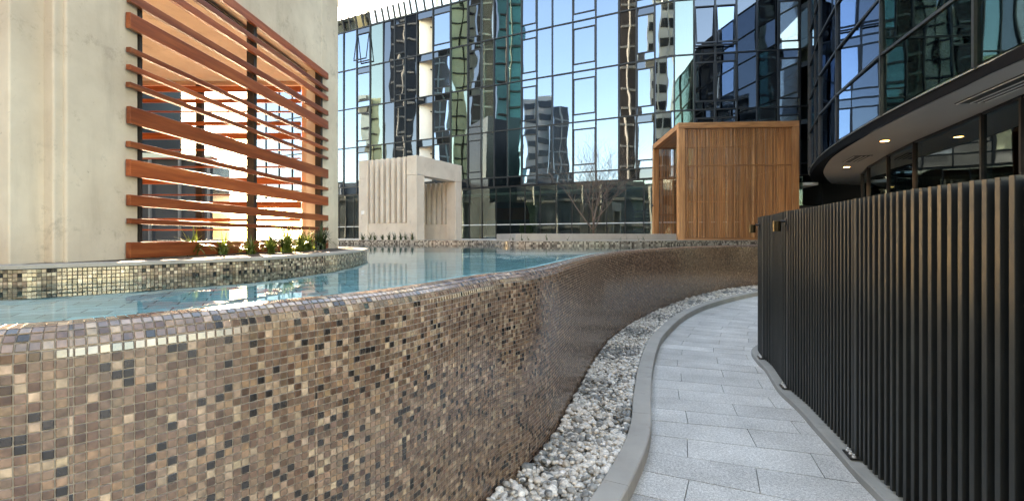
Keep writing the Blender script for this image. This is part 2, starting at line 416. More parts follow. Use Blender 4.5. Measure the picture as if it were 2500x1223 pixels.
def mosaic(root, cur, cols, prof, rows_h, gap, thick, pal, dark, nsingle, mass_name):
    """cols: (centre, width) along the curve; prof: list of (offset, z, du, dz) at row centres; the biggest in view become single tiles"""
    cs = np.array([c[0] for c in cols]); cw = np.array([c[1] for c in cols])
    p0, t, nn = cur.at(cs); O, U, V, N, Wd = [], [], [], [], []
    for o, z, do, dz in prof:
        org = np.column_stack([p0 + nn * o, np.full(len(cs), z)]); O.append(org)
        U.append(np.column_stack([t, np.zeros(len(cs))])); V.append(np.column_stack([nn * do, np.full(len(cs), dz)]))
        N.append(np.cross(U[-1], V[-1])); Wd.append(cw)
    O, U, V, N, Wd = (np.concatenate(a) for a in (O, U, V, N, Wd))
    n = len(O); tint = tint_set(n, dark, pal)
    yaw = rng.normal(0, .012, n)[:, None]; pit = rng.normal(0, .014, n)[:, None]
    N = N + U * yaw + V * pit; N /= np.linalg.norm(N, axis=1)[:, None]
    px = 1250 + F * O[:, 0] / np.maximum(O[:, 1], .01); py = HY - F * (O[:, 2] - EYE) / np.maximum(O[:, 1], .01)
    vis = (O[:, 1] > .2) & (px > -5) & (px < 2505) & (py > 0) & (py < 1226)
    view = O - np.array([0, 0, EYE]); dist = np.linalg.norm(view, axis=1); facing = -(view * N).sum(1) / dist
    area = np.where(vis & (facing > .03), facing * Wd / dist ** 2, 0)
    singles = np.argsort(-area)[:nsingle]; mask = np.ones(n, bool); mask[singles] = False
    mask &= (facing > -.25)
    for i in singles:
        M = Matrix(((U[i, 0] * (Wd[i] - gap), V[i, 0] * (rows_h - gap), N[i, 0] * thick, O[i, 0]), (U[i, 1] * (Wd[i] - gap), V[i, 1] * (rows_h - gap), N[i, 1] * thick, O[i, 1]),
                    (U[i, 2] * (Wd[i] - gap), V[i, 2] * (rows_h - gap), N[i, 2] * thick, O[i, 2]), (0, 0, 0, 1)))
        put('tile', single_tile, None, root, M, color=tuple(tint[i]))
    O, U, V, N, Wd, tint = (a[mask] for a in (O, U, V, N, Wd, tint)); n = len(O)
    VV = O[:, None] + U[:, None] * (T4[None, :, :1] * (Wd - gap)[:, None, None]) + V[:, None] * (T4[None, :, 1:2] * (rows_h - gap)) + N[:, None] * (T4[None, :, 2:] * thick)
    FF = (np.arange(n)[:, None, None] * 16 + F4[None]).reshape(-1, 4)
    me = npmesh(mass_name, VV.reshape(-1, 3), FF, np.repeat(tint, 16, 0), smooth=False); me.materials.append(MATS['tile_mass'])
    put(mass_name, me, None, root, kind='stuff')

# ------------------------------------------------------------------ the long tiled pool wall
pw = thing('pool_wall', 'long curving infinity pool wall clad in brown and black mosaic tiles', 'wall', (*WALL.at(WALL.s_at(1.0, 5.9))[0][0], 0))
rr = .075; zt = CREST - rr - .004; depth = .004
prof = [(-depth, -.05), (-depth, zt)] + [(-rr - depth + rr * math.cos(a), zt + rr * math.sin(a) - depth * .5) for a in np.linspace(.15, math.pi / 2, 7)] + [(-rr - .06, CREST - .008), (-rr - .12, CREST - .03), (-rr - .20, .75), (-.45, -.05)]
sweep('wall_body', WALL, .05, WALL.len - .05, prof, 'grout_warm', pw, step=.05, smooth=False)
PITCH = .0238
cols = []; q = .06; k = 0
while q < WALL.len - .1:
    wd = .0095 if k % 27 == 19 else PITCH
    cols.append((q + wd / 2, wd)); q += wd; k += 1
rows = []; z = .04
while z + PITCH < zt: rows.append((0, z + PITCH / 2, 0, 1)); z += PITCH
off = zt - z; arc = rr * math.pi / 2; v = PITCH / 2 - off
while v < arc + .09:
    if v < 0: rows.append((0, zt + v, 0, 1))
    elif v < arc:
        a = v / rr; rows.append((-rr + rr * math.cos(a), zt + rr * math.sin(a), -math.sin(a), math.cos(a)))
    elif v < arc + .05: rows.append((-rr - (v - arc), zt + rr, -1, 0))
    else: rows.append((-rr - (v - arc), zt + rr - (v - arc - .05) * .5 - .003, -.9, -.43))
    v += PITCH
mosaic(pw, WALL, cols, rows, PITCH, .0027, .0030, WALL_PAL, .095, 300, 'tiles')

# ------------------------------------------------------------------ pebble bed, kerb, path
KERB = Curve([(.05, 1.7), (.36, 2.2)] + [P(x, y, .1) for x, y in [(1515, 1219.5), (1555, 1143), (1581, 1079.6), (1590.6, 1026.7), (1589, 979), (1590.6, 934), (1592.5, 905), (1603, 854), (1624.6, 811), (1680, 764), (1748.6, 736.3), (1851, 712.8)]] + [(8.2, 13.5), (10.5, 14.0)])
KW, KH = .15, .10
kb = setp(bpy.data.objects.new('kerb', None), kind='structure'); C.objects.link(kb); kb.location = (*KERB.X[0], 0); reg(kb, Matrix.Translation(kb.location))
q = .0
while q < KERB.len - .3:
    e = min(q + 1.2, KERB.len - .02)
    sweep('kerb_segment', KERB, q + .0015, e - .0015, [(0, -.05), (.0, KH - .008), (-.008, KH), (-KW + .006, KH), (-KW, KH - .006), (-KW, -.05)], 'concrete_kerb', kb, step=.05); q = e
# pebble bed
pb = put('pebble_bed', MB().mesh('pebble_bed'), kind='structure')
qs = np.linspace(.3, KERB.len - .3, 220); inner = KERB.at(qs, -KW * .6)[0]
wi = [WALL.X[np.argmin(((WALL.X - p) ** 2).sum(1))] for p in inner]
mb = MB(); mb.add([(p[0], p[1], .02) for p in inner] + [(p[0], p[1], .02) for p in wi], [[i, i + 1, 221 + i - 1 + 1, 220 + i] for i in range(219)])
pb.data = mb.mesh('pebble_bed'); pb.data.materials.append(MATS['concrete_kerb'])
ico = {}
for sub in (1, 2, 3):
    bm = bmesh.new(); bmesh.ops.create_icosphere(bm, subdivisions=sub + 0, radius=1.0)
    ico[sub] = (np.array([v.co[:] for v in bm.verts]), np.array([[v.index for v in f.verts] for f in bm.faces])); bm.free()
def lump(V, seed):
    r = np.random.default_rng(seed); d = r.normal(0, 1, (4, 3)); d /= np.linalg.norm(d, axis=1)[:, None]
    k = 1 + sum(.055 * np.sin(2.2 * V @ d[i] + r.random() * 6) for i in range(4)); return V * k[:, None]
pv = []
for k_ in range(6):
    me = npmesh('pebble', lump(ico[3][0], k_), ico[3][1]); me.materials.append(MATS['pebble_single']); pv.append(me)
PEB = []
for layer, (zz, dens) in enumerate(((.040, 1500), (.066, 1250))):
    for i in range(219):
        a, b, c_, d = inner[i], inner[i + 1], wi[i], wi[i + 1]
        mid = (a + b) / 2; wdt = np.linalg.norm((a + b) / 2 - (c_ + d) / 2); ln = np.linalg.norm(b - a)
        far = mid[1]
        sc = 1.0 if far < 7 else (1.25 if far < 10 else 1.6)
        n = rng.poisson(max(0, wdt - .06) * ln * dens / sc ** 2)
        for _ in range(n):
            u = rng.random(); vv = rng.random(); p = (a * (1 - u) + b * u) * (1 - vv) + (c_ * (1 - u) + d * u) * vv
            dd = vv * wdt; dd = min(max(dd, .09), wdt - .035); p = (a * (1 - u) + b * u) * (1 - dd / wdt) + (c_ * (1 - u) + d * u) * dd / wdt
            s = rng.lognormal(math.log(.0195), .33) * sc; s = min(s, .040 * sc)
            PEB.append((p[0], p[1], zz + rng.normal(0, .006), s, s * rng.uniform(.65, .95), s * rng.uniform(.42, .65), rng.uniform(0, math.pi), rng.normal(0, .3), rng.normal(0, .3)))
PEB = np.array(PEB); cl = np.array([(.72, .70, .65), (.80, .785, .74), (.62, .61, .57), (.30, .30, .28), (.21, .22, .215), (.37, .37, .345), (.17, .185, .185), (.55, .52, .46), (.28, .295, .29)])
# pale drifts and grey drifts
grey = np.sin(PEB[:, 0] * 5.1 + PEB[:, 1] * 2.3) + np.sin(PEB[:, 1] * 6.3 - PEB[:, 0] * 3.7) + rng.normal(0, .9, len(PEB))
ci = np.where(grey > .35, rng.choice([3, 4, 5, 6, 8, 3, 0], len(PEB)), rng.choice([0, 1, 2, 0, 7, 1, 5], len(PEB)))
pt = np.clip(cl[ci] * (1 + rng.normal(0, .08, (len(PEB), 1))), .05, .85)
def pmat(r):
    return Matrix.Translation(r[:3]) @ Matrix.Rotation(r[6], 4, 'Z') @ Matrix.Rotation(r[7], 4, 'X') @ Matrix.Rotation(r[8], 4, 'Y') @ Matrix.Diagonal((r[3], r[4], r[5], 1))
size = PEB[:, 3] * PEB[:, 4] / (PEB[:, 0] ** 2 + PEB[:, 1] ** 2 + 2) * (PEB[:, 2] > .058)
ppx = HY + F * 1.43 / PEB[:, 1]; size[ppx > 1228] = 0
big = set(np.argsort(-size)[:300].tolist())
VV, FF, TT = [], [], []; base = 0
for i, r in enumerate(PEB):
    if i in big:
        put('pebble', pv[i % 6], None, pb, pmat(r), color=tuple(pt[i])); continue
    Vt, Ft = (ico[2] if r[1] < 6 else ico[1]); M = np.array(pmat(r)); Vw = lump(Vt, i % 23) @ M[:3, :3].T + M[:3, 3]
    VV.append(Vw); FF.append(Ft + base); base += len(Vw); TT.append(np.repeat(pt[i:i + 1], len(Vw), 0))
me = npmesh('pebbles', np.concatenate(VV), np.concatenate(FF), np.concatenate(TT)); me.materials.append(MATS['pebble_mass'])
put('pebbles', me, None, pb, kind='stuff')

# path of granite slabs, laid in courses across the way
path = put('path', MB().mesh('path'), kind='structure')
qs = np.linspace(0, KERB.len - .3, 160); L0 = KERB.at(qs, -.02)[0]; R0 = KERB.at(qs, 1.75)[0]
mb = MB(); mb.add([(p[0], p[1], -.03) for p in L0] + [(p[0], p[1], -.03) for p in R0], [[i, 160 + i, 161 + i, i + 1] for i in range(159)])
path.data = mb.mesh('path'); path.data.materials.append(MATS['grout_dark'])
q = .1; k = 0; CO = .305
while q < KERB.len - .6:
    cuts = [-.03, .27 + .02 * math.sin(k * 1.7), 1.07 + .03 * math.sin(k), 1.75] if k % 2 == 0 else [-.03, .70 + .03 * math.sin(k * 2.1), 1.45, 1.75]
    for a, b in zip(cuts[:-1], cuts[1:]):
        gap = .005
        c4 = [KERB.at(q + .003, a + gap / 2)[0][0], KERB.at(q + .003, b - gap / 2)[0][0], KERB.at(q + CO - .003, b - gap / 2)[0][0], KERB.at(q + CO - .003, a + gap / 2)[0][0]]
        # the whole layout is turned a little against the kerb line
        MB().hexa([tuple(p) for p in c4], -.028, rng.normal(0, .0006)).put('paving_slab', 'granite', path, bev=0)
    q += CO; k += 1

# ------------------------------------------------------------------ slatted fence on its plinth
fpts = [P(x, y, .06) for x, y in [(1863, 874), (1886, 896), (1921, 945), (1972, 991), (2018, 1039), (2077, 1100), (2123.5, 1149.6), (2169.6, 1192), (2202, 1223)]]
FENCE = Curve([(6.2, 8.0), (5.2, 7.75), (4.3, 7.25), (3.65, 6.75), (3.2, 6.28)] + fpts + [(2.07, 2.2), (2.03, 1.7), (2.02, 1.1), (2.05, .5)])
fn = thing('slatted_fence', 'tall black slatted metal fence curving along the granite path', 'fence', (*FENCE.at(FENCE.s_at(2.4, 3.7))[0][0], .06))
FH = 1.755
sweep('plinth', FENCE, .1, FENCE.len - .1, [(.075, -.05), (.075, .046), (.067, .054), (-.22, .054), (-.22, -.05)], 'concrete_plinth', fn, step=.06)
sweep('backing_panel', FENCE, .1, FENCE.len - .1, [(-.058, .085), (-.058, FH - .012), (-.066, FH - .012), (-.066, .085)], 'fence_backing', fn, step=.04)
sweep('top_rail', FENCE, .1, FENCE.len - .1, [(-.067, FH - .06), (-.067, FH - .02), (-.10, FH - .02), (-.10, FH - .06)], 'steel_black', fn, step=.04)
posts = [FENCE.s_at(*P(1921, 945, .06)), FENCE.s_at(*P(2090, 1113, .06)), FENCE.s_at(*P(1862, 873, .06)), FENCE.s_at(2.035, 1.75)]
bat = MB().box(-.5, .5, -.5, .5, 0, 1).mesh('batten'); bm = bmesh.new(); bm.from_mesh(bat); bmesh.ops.bevel(bm, geom=[e for e in bm.edges if abs(e.verts[0].co.z - e.verts[1].co.z) > .5], offset=.05, segments=1, affect='EDGES'); bm.to_mesh(bat); bm.free(); bat.materials.append(MATS['batten'])
q = .2
while q < FENCE.len - .15:
    if min(abs(q - s) for s in posts) > .034:
        p, t, nn = FENCE.at(q, -.028); a = math.atan2(t[0, 1], t[0, 0])
        put('batten', bat, None, fn, Matrix.Translation((p[0, 0], p[0, 1], .068)) @ Matrix.Rotation(a + rng.normal(0, .01), 4, 'Z') @ Matrix.Diagonal((.026, .060, FH - .068 + rng.normal(0, .0008), 1)))
    q += .0645
for s in posts:
    p, t, nn = FENCE.at(s, -.026); a = math.atan2(t[0, 1], t[0, 0])
    put('post', bat, None, fn, Matrix.Translation((p[0, 0], p[0, 1], .068)) @ Matrix.Rotation(a, 4, 'Z') @ Matrix.Diagonal((.05, .06, FH - .066, 1)))
    M = Matrix.Translation((p[0, 0] + nn[0, 0] * .045, p[0, 1] + nn[0, 1] * .045, .061)) @ Matrix.Rotation(a, 4, 'Z')
    fp = MB().box(-.07, .07, -.035, .035, 0, .008).put('foot_plate', 'steel_black', fn, M=M)
    for dx in (-.05, 0, .05):
        MB().tube([(dx, -.008, .008), (dx, -.008, .016), (dx, -.008, .0165), (dx, -.008, .03)], [.013, .013, .007, .007], 6).put('bolt', 'white_metal', fp, M=M)
# two cylinder lamps
for s, lab in ((FENCE.s_at(*P(1919, 944, .06)), 'black cylinder lamp on the fence at a wide post, brass-lit side'), (FENCE.s_at(3.03, 5.98), 'black cylinder lamp on the fence where it bends out of sight')):
    p, t, nn = FENCE.at(s, 0.0); z = 1.63 if s > posts[2] else 1.565
    z = 1.655
    lp = thing('wall_lamp', lab, 'lamp', (p[0, 0], p[0, 1], z), 'cylinder lamps on the fence')
    c_ = Vector((p[0, 0], p[0, 1], z)); n3 = Vector((nn[0, 0], nn[0, 1], 0))
    MB().tube([c_ + n3 * -.005, c_ + n3 * .012], .034, 20).put('mounting_disc', 'steel_black', lp, smooth=False)
    MB().tube([c_ + n3 * .012, c_ + n3 * .052], .013, 12).put('arm', 'steel_black', lp)
    e = c_ + n3 * .082
    MB().tube([e + Vector((0, 0, -.095)), e + Vector((0, 0, .0))], .036, 28).put('lamp_body', 'brass_dark', lp)
    MB().tube([e + Vector((0, 0, .0)), e + Vector((0, 0, .004))], .033, 28).put('cap', 'steel_black', lp)

# ------------------------------------------------------------------ pool: rim, deck, floor, water
RIM = Curve([(-16, 20.2), (-9, 18.1), (-3.68, 16.64), (-1.5, 16.45), (-.75, 15.7), (-.42, 14.2), (-.1, 13.0), (.54, 12.66), (2.2, 12.85), (4.0, 13.6), (6.2, 15.0), (9, 16.0), (12.6, 16.9)])
rim = sweep('pool_rim', RIM, .1, RIM.len - .1, [(0, .6), (0, DECK - .004), (-.05, DECK), (-.28, DECK), (-.28, .6)], 'mosaic_far', None, 'structure', step=.1)
sweep('coping', RIM, .1, RIM.len - .1, [(.012, DECK - .012), (.012, DECK + .006), (-.30, DECK + .006), (-.30, DECK - .012)], 'coping', rim, step=.1)
qs = np.linspace(.1, RIM.len - .1, 120); rp = RIM.at(qs, -.15)[0]
MB().hexa([tuple(p) for p in rp] + [(16, 17.2), (19, 24), (19, 50), (-45, 60), (-45, 30)], .3, DECK).put('deck', 'deck_stone', kind='structure')
wp = WALL.at(np.linspace(.05, WALL.len - .1, 260), -rr - .10)[0]
poly = [tuple(p) for p in wp] + [(11, 18), (0, 18), (-14, 21), (-14, 6), (-5, .7)]
me = MB().add([(p[0], p[1], WATER) for p in poly], [list(range(len(poly)))[::-1]]).mesh('water')
bm = bmesh.new(); bm.from_mesh(me); bmesh.ops.recalc_face_normals(bm, faces=bm.faces)
if next(iter(bm.faces)).normal.z < 0: bmesh.ops.reverse_faces(bm, faces=bm.faces)
bm.to_mesh(me); bm.free(); put('pool_water', me, 'water', kind='structure')
PF = WATER - .075
poly2 = [tuple(p) for p in WALL.at(np.linspace(.05, WALL.len - .1, 260), -rr - .14)[0]] + poly[260:]
me = MB().add([(p[0], p[1], PF) for p in poly2], [list(range(len(poly2)))[::-1]]).mesh('pool_floor')
pf = put('pool_floor', me, 'pool_grout', kind='structure')
# pool floor tiles (brick bond), turned with the pool
O, tw, th = [], .194, .094; ang = R(28); ca, sa = math.cos(ang), math.sin(ang)
for j in range(-40, 130):
    for i in range(-55, 55):
        u, v = (i + .5 * (j % 2)) * .20, j * .10; x, y = u * ca - v * sa, u * sa + v * ca
        if -7 < x < 3.2 and .9 < y < 9.5: O.append((x, y))
O = np.array(O)
dmin = np.array([np.min(((WALL.X[::12] - o) ** 2).sum(1)) for o in O]); sgn = np.array([(lambda k: (o - WALL.X[k]) @ np.array([WALL.T[k, 1], -WALL.T[k, 0]]))(np.argmin(((WALL.X[::12] - o) ** 2).sum(1)) * 12) for o in O])
O = O[(sgn < -.25)]; n = len(O)
q4 = np.array([(-tw / 2, -th / 2), (tw / 2, -th / 2), (tw / 2, th / 2), (-tw / 2, th / 2)]); q4 = np.stack([q4[:, 0] * ca - q4[:, 1] * sa, q4[:, 0] * sa + q4[:, 1] * ca], 1)
V3 = np.concatenate([(O[:, None] + q4[None]).reshape(-1, 2), np.full((n * 4, 1), PF + .004)], 1)
tc = np.array([.48, .82, .80]) * (1 + rng.normal(0, .16, (n, 1))); tc[rng.random(n) < .12] *= .7; tc = np.clip(tc, 0, .85)
me = npmesh('tiles', V3, np.arange(n * 4).reshape(-1, 4), np.repeat(tc, 4, 0), smooth=False); me.materials.append(MATS['pool_tile'])
put('tiles', me, None, pf, kind='stuff')

# ------------------------------------------------------------------ mosaic ledge round the concrete shelter
RINGC = Curve([(-6.5, 2.9), (-4.6, 2.35), (-3.2, 2.2)] + [P(x, y, 1.28) for x, y in [(0, 696), (150, 689), (300, 682), (450, 673.5), (610, 664), (690, 657), (770, 648.5), (830, 641)]] + [(-1.60, 5.2), (-1.80, 6.0), (-2.2, 6.6), (-2.9, 7.0), (-4.5, 7.3)])
rg = thing('mosaic_ledge', 'curved ledge with brown mosaic band carrying the concrete shelter in the pool', 'ledge', (*RINGC.at(RINGC.s_at(-1.9, 2.8))[0][0], PF))
ip = [tuple(p) for p in RINGC.at(np.linspace(.02, RINGC.len - .02, 160), -.012)[0]]
MB().hexa(ip + [(-6.5, 7.3)], PF - .2, RING - .02).put('ledge_body', 'grout_dark', rg)
sweep('coping', RINGC, .03, RINGC.len - .03, [(.004, RING - .018), (.0, RING - .003), (-.004, RING), (-.15, RING), (-.15, RING - .0185), (-.02, RING - .0185)], 'coping', rg, step=.06)
MB().hexa([tuple(p) for p in RINGC.at(np.linspace(.02, RINGC.len - .02, 160), -.14)[0]] + [(-6.4, 7.2)], RING - .03, RING - .009).put('soil_bed', 'soil', rg)
P2 = .0188; cols = []; q = .05
while q < RINGC.len - .1: cols.append((q + P2 / 2, P2)); q += P2
rows = [(-.012, RING - .02 - P2 * (i + .5), 0, 1) for i in range(9)]
mosaic(rg, RINGC, cols, rows, P2, .0021, .004, RING_PAL, .09, 300, 'tiles')

# ------------------------------------------------------------------ concrete shelter with timber screens
C0 = np.array((-2.50, 2.68)); C1 = np.array((-2.293, 6.38)); du = (C1 - C0) / np.linalg.norm(C1 - C0); dn = np.array((du[1], -du[0]))   # dn points out to the pool
sh = thing('concrete_shelter', 'tall board-marked concrete shelter with red timber slat screens on the ledge', 'shelter', (*C0, RING - .02))
def W(s, o=0.0): p = C0 + du * s + dn * o; return (p[0], p[1])
def s_px(px, off=0.0):                 # distance along the screen wall at a photo column
    r = (px - 1250) / F; p = C0 + dn * off; return (r * p[1] - p[0]) / (du[0] - r * du[1])
sA, sB, sEnd, TH, TOP = s_px(337), s_px(786), float(np.linalg.norm(C1 - C0)), .2, 4.9
ZB, ZT = 1.44, 3.52
def wallpiece(name, s0, s1, z0, z1, o0=-TH, o1=0.0, mat='concrete_shelter', par=None, bev=.008):
    return MB().hexa([W(s0, o0), W(s1, o0), W(s1, o1), W(s0, o1)], z0, z1).put(name, mat, par or sh, bev=bev)
s0 = s_px(162)
wallpiece('wall_panel', s0, sA, RING - .015, TOP)
wallpiece('wall_panel', sB, sEnd, RING - .015, TOP)
wallpiece('wall_panel', sA + .002, sB - .002, ZT + .02, TOP)
wallpiece('wall_panel', sA + .002, sB - .002, RING - .03, 1.40)
wallpiece('corner_recess', s0 - .22, s0 - .002, RING - .02, TOP, -.22, -.085)
# face turned to the path side
dl = np.array((-.985, .16)); dl /= np.linalg.norm(dl); lo = np.array(W(s_px(139), -.02)); lb = np.array((-dl[1], dl[0])) * -1
lp4 = [tuple(lo), tuple(lo + dl * 3.2), tuple(lo + dl * 3.2 + du * TH), tuple(lo + du * TH)]
MB().hexa(lp4, RING - .015, TOP).put('wall_panel', 'concrete_shelter', sh, bev=.01)
# far wall with its own screen, side wall, floor, ceiling
ZF = 6.2
MB().box(-2.70, -2.50, ZF, ZF + .2, RING - .02, TOP).put('wall_panel', 'concrete_shelter', sh, bev=.006)
MB().box(-5.6, -5.0, ZF, ZF + .2, RING - .02, TOP).put('wall_panel', 'concrete_shelter', sh, bev=.006)
MB().box(-4.998, -2.702, ZF + .002, ZF + .2, 3.45, TOP).put('wall_panel', 'concrete_shelter', sh, bev=.006)
MB().box(-5.8, -5.602, 3.2, ZF + .2, RING - .02, TOP).put('wall_panel', 'concrete_shelter', sh)
MB().hexa([(-5.6, 3.3), (lo[0] - .1, 3.0), W(s0 + .1, -TH - .003), W(sEnd, -TH - .003), (-2.5, ZF - .003), (-5.6, ZF - .003)], 3.50, 3.75).put('ceiling', 'concrete_shelter', sh)
MB().hexa([(-5.6, 3.3), (lo[0] - .1, 3.0), W(s0 + .1, -TH - .003), W(sEnd, -TH - .003), (-2.5, ZF - .003), (-5.6, ZF - .003)], RING - .02, RING + .03).put('floor_slab', 'floor_white', sh)
MB().hexa([(-5.6, 3.3), (lo[0] - .1, 3.0), W(s0 + .1, -TH - .003), W(sEnd, -TH - .003), (-2.5, ZF - .003), (-5.6, ZF - .003)], 4.6, 4.8).put('roof_slab', 'concrete_shelter', sh)
# near screen: steel posts carry the slats
so = .012
def screen_post(s, wd, z0, z1): return MB().hexa([W(s - wd / 2, -.06), W(s + wd / 2, -.06), W(s + wd / 2, so - .001), W(s - wd / 2, so - .001)], z0, z1).put('screen_post', 'frame_dark', sh)
screen_post(sA + .012, .022, 1.40, ZT); mid = screen_post(s_px(621), .045, 1.40, ZT); screen_post(sB - .03, .05, 1.40, ZT)
slz = [(1.367, 1.470), (1.588, 1.623), (1.704, 1.774), (1.892, 2.0), (2.077, 2.116), (2.228, 2.339), (2.459, 2.493), (2.57, 2.605), (2.682, 2.716), (2.835, 2.937), (3.003, 3.063), (3.184, 3.241), (3.30, 3.345), (3.449, 3.53)]
sl0, sl1 = s_px(307, so), s_px(796, so)
for a, b in slz:
    MB().hexa([W(sl0 + rng.normal(0, .003), so), W(sl1 + rng.normal(0, .003), so), W(sl1, so + .032), W(sl0, so + .032)], a, b).put('screen_slat', 'jarrah_y', mid, bev=.003)
# far screen
bp = MB().box(-4.04, -3.96, ZF - .03, ZF + .03, RING, 3.45).put('screen_post', 'frame_dark', sh)
for v0, v1 in [(95, 135), (185, 212), (270, 280), (345, 372), (425, 470), (540, 551), (600, 610), (660, 672), (738, 788), (858, 868), (910, 955), (1028, 1052), (1105, 1115), (1190, 1235)]:
    z1, z0 = [1.5 + (HY - (180 + v / 2.911)) * 6.17 / F for v in (v0, v1)]
    MB().box(-5.02, -2.69, ZF - .064, ZF - .032, z0, z1).put('screen_slat', 'jarrah_x', bp, bev=.003)

# ------------------------------------------------------------------ strappy plants
def clump(name, x, y, z, h, n, label, group, mat='leaf_green', spread=.8):
    mb = MB()
    for _ in range(n):
        a = rng.uniform(0, 2 * math.pi); L = h * rng.uniform(.7, 1.25); lean = rng.uniform(.1, spread); wd = h * .026 * rng.uniform(.8, 1.3) + .0012
        bx, by = x + rng.normal(0, h * .07), y + rng.normal(0, h * .07); d = Vector((math.cos(a), math.sin(a), 0)); sd_ = Vector((-math.sin(a), math.cos(a), 0))
        ps = []; p = Vector((bx, by, z)); ang_ = math.pi / 2 - lean * .3; st = L / 7
        for i in range(8):
            ww = wd * (1 - (i / 7) ** 2.2) + .0003; ps += [p - sd_ * ww, p + sd_ * ww]
            p = p + (d * math.cos(ang_) + Vector((0, 0, math.sin(ang_)))) * st; ang_ -= lean * .38 * rng.uniform(.6, 1.3)
        mb.add(ps, [[2 * i, 2 * i + 1, 2 * i + 3, 2 * i + 2] for i in range(7)])
    o = mb.put(name, mat, smooth=True); setp(o, label, 'plant', group)
    o.data.transform(Matrix.Translation((-x, -y, -z))); o.location = (x, y, z); return o
for px, yy, h, n, lab in [(470, 622, .20, 16, 'sparse yellow-green strappy plant against the base board of the slat screen'), (545, 619, .15, 22, 'low strappy plant two along from the sparse one at the slat screen'),
                          (612, 618, .15, 26, 'strappy plant below the middle steel post of the slat screen'), (662, 616, .16, 28, 'sunlit strappy plant just past the middle steel post'),
                          (700, 614, .23, 34, 'tallest strappy plant in the row at the slat screen'), (734, 611, .20, 30, 'strappy plant beside the tallest one at the slat screen'),
                          (752, 609, .21, 30, 'strappy plant second from the end of the slat screen'), (784, 606.5, .24, 40, 'dark strappy plant at the end of the slat screen')]:
    X, Y = P(px, yy + 3, RING - .01); clump('strappy_plant', X, Y, RING - .012, h * 1.15, int(n * 2.0), lab, 'strappy plants along the slat screen', 'leaf_dark' if px == 784 else 'leaf_green', 1.15)
for i, px in enumerate([886, 905, 915, 934, 950, 962, 978, 990, 1007]):
    X, Y = PX(px, 17.4 + .02 * i); clump('ground_plant', X, Y, DECK, .30, 26, 'low green plant at the foot of the finned concrete pavilion', 'low plants by the concrete pavilion', 'leaf_dark', 1.0)
for i, px in enumerate([1244, 1252, 1275, 1290, 1335, 1385, 1515, 1560, 1572]):
    X, Y = PX(px, 14.9); clump('wispy_plant', X, Y, DECK, .22, 4, 'wispy bare plant along the low concrete planter', 'wispy plants before the low planter', 'leaf_dark', 1.3)

# ------------------------------------------------------------------ pale concrete pavilion with fins
Cc = np.array((-3.475, 17.6)); e1 = np.array((-.885, .466)); e2 = np.array((.466, .885)); B1, B2, HP = 2.86, 2.95, 4.5; pz = DECK - .02
cpv = thing('concrete_pavilion', 'pale concrete pavilion with upright fins and an open doorway on the far deck', 'pavilion', (*Cc, pz))
def Q(a, b): p = Cc + e1 * a + e2 * b; return (p[0], p[1])
def cbox(name, a0, a1, b0, b1, z0, z1, mat='concrete_pale', bev=.012): return MB().hexa([Q(a0, b0), Q(a1, b0), Q(a1, b1), Q(a0, b1)], z0, z1).put(name, mat, cpv, bev=bev)
ps_ = .46; bz = HP - .705
for a, b in ((0, 0), (B1 - ps_, 0), (0, B2 - ps_), (B1 - ps_, B2 - ps_)): cbox('post', a, a + ps_, b, b + ps_, pz, bz - .006)
cbox('beam', 0, ps_, 0, B2, bz, HP); cbox('beam', B1 - ps_, B1, 0, B2, bz, HP)
for k_ in range(7):
    a = ps_ + .09 + k_ * (B1 - 2 * ps_ - .05) / 7
    cbox('fin', a, a + .135, .02, .34, pz + .66, HP - .01)
    cbox('fin', a + .02, a + .18, B2 - .36, B2 - .02, pz + .66, bz)
cbox('low_wall', ps_ + .003, B1 - ps_ - .003, .05, .35, pz, pz + .655); cbox('low_wall', ps_ + .003, B1 - ps_ - .003, B2 - .36, B2 - .05, pz, pz + .655)
for k_ in range(5):
    b = ps_ + .08 + k_ * .40; cbox('fin', B1 - .36, B1 - .06, b, b + .30, pz + .66, bz)
cbox('low_wall', B1 - .36, B1 - .05, ps_ + .003, B2 - ps_ - .003, pz, pz + .655)
cbox('bench_seat', B1 - .85, B1 - .38, .40, B2 - .40, pz + .40, pz + .46, 'bench_timber', .005)
cbox('bench_base', B1 - .75, B1 - .38, .45, B2 - .45, pz, pz + .398, 'interior_rust', .005)
cbox('roof_slab', ps_ + .01, B1 - ps_ - .01, .40, B2 - .40, HP - .25, HP - .08)
so_ = cbox('power_socket', B1 - .30, B1 - .16, -.03, .002, pz + 1.0, pz + 1.15, 'white_metal', .004)

# ------------------------------------------------------------------ timber slat pavilion
Pc = np.array((5.78, 16.8)); Pr = np.array((9.82, 16.52)); f1 = (Pr - Pc) / np.linalg.norm(Pr - Pc); f2 = np.array((-f1[1], f1[0])); A1 = float(np.linalg.norm(Pr - Pc)); A2 = 4.1; zb, zh = DECK - .01, 1.5 + 280 * 16.8 / F
tp = thing('timber_pavilion', 'cube pavilion of honey timber posts and fine upright slats on the deck', 'pavilion', (*Pc, zb))
def Q2(a, b): p = Pc + f1 * a + f2 * b; return (p[0], p[1])
def tbox(name, a0, a1, b0, b1, z0, z1, mat, bev=.008, par=None): return MB().hexa([Q2(a0, b0), Q2(a1, b0), Q2(a1, b1), Q2(a0, b1)], z0, z1).put(name, mat, par or tp, bev=bev)
pw_ = .22
for a, b in ((0, 0), (A1 - pw_, 0), (0, A2 - pw_), (A1 - pw_, A2 - pw_)): tbox('post', a, a + pw_, b, b + pw_, zb, zh - .205, 'cedar_z')
tbox('beam', 0, A1, 0, pw_, zh - .2, zh, 'cedar_x'); tbox('beam', 0, A1, A2 - pw_, A2, zh - .2, zh, 'cedar_x')
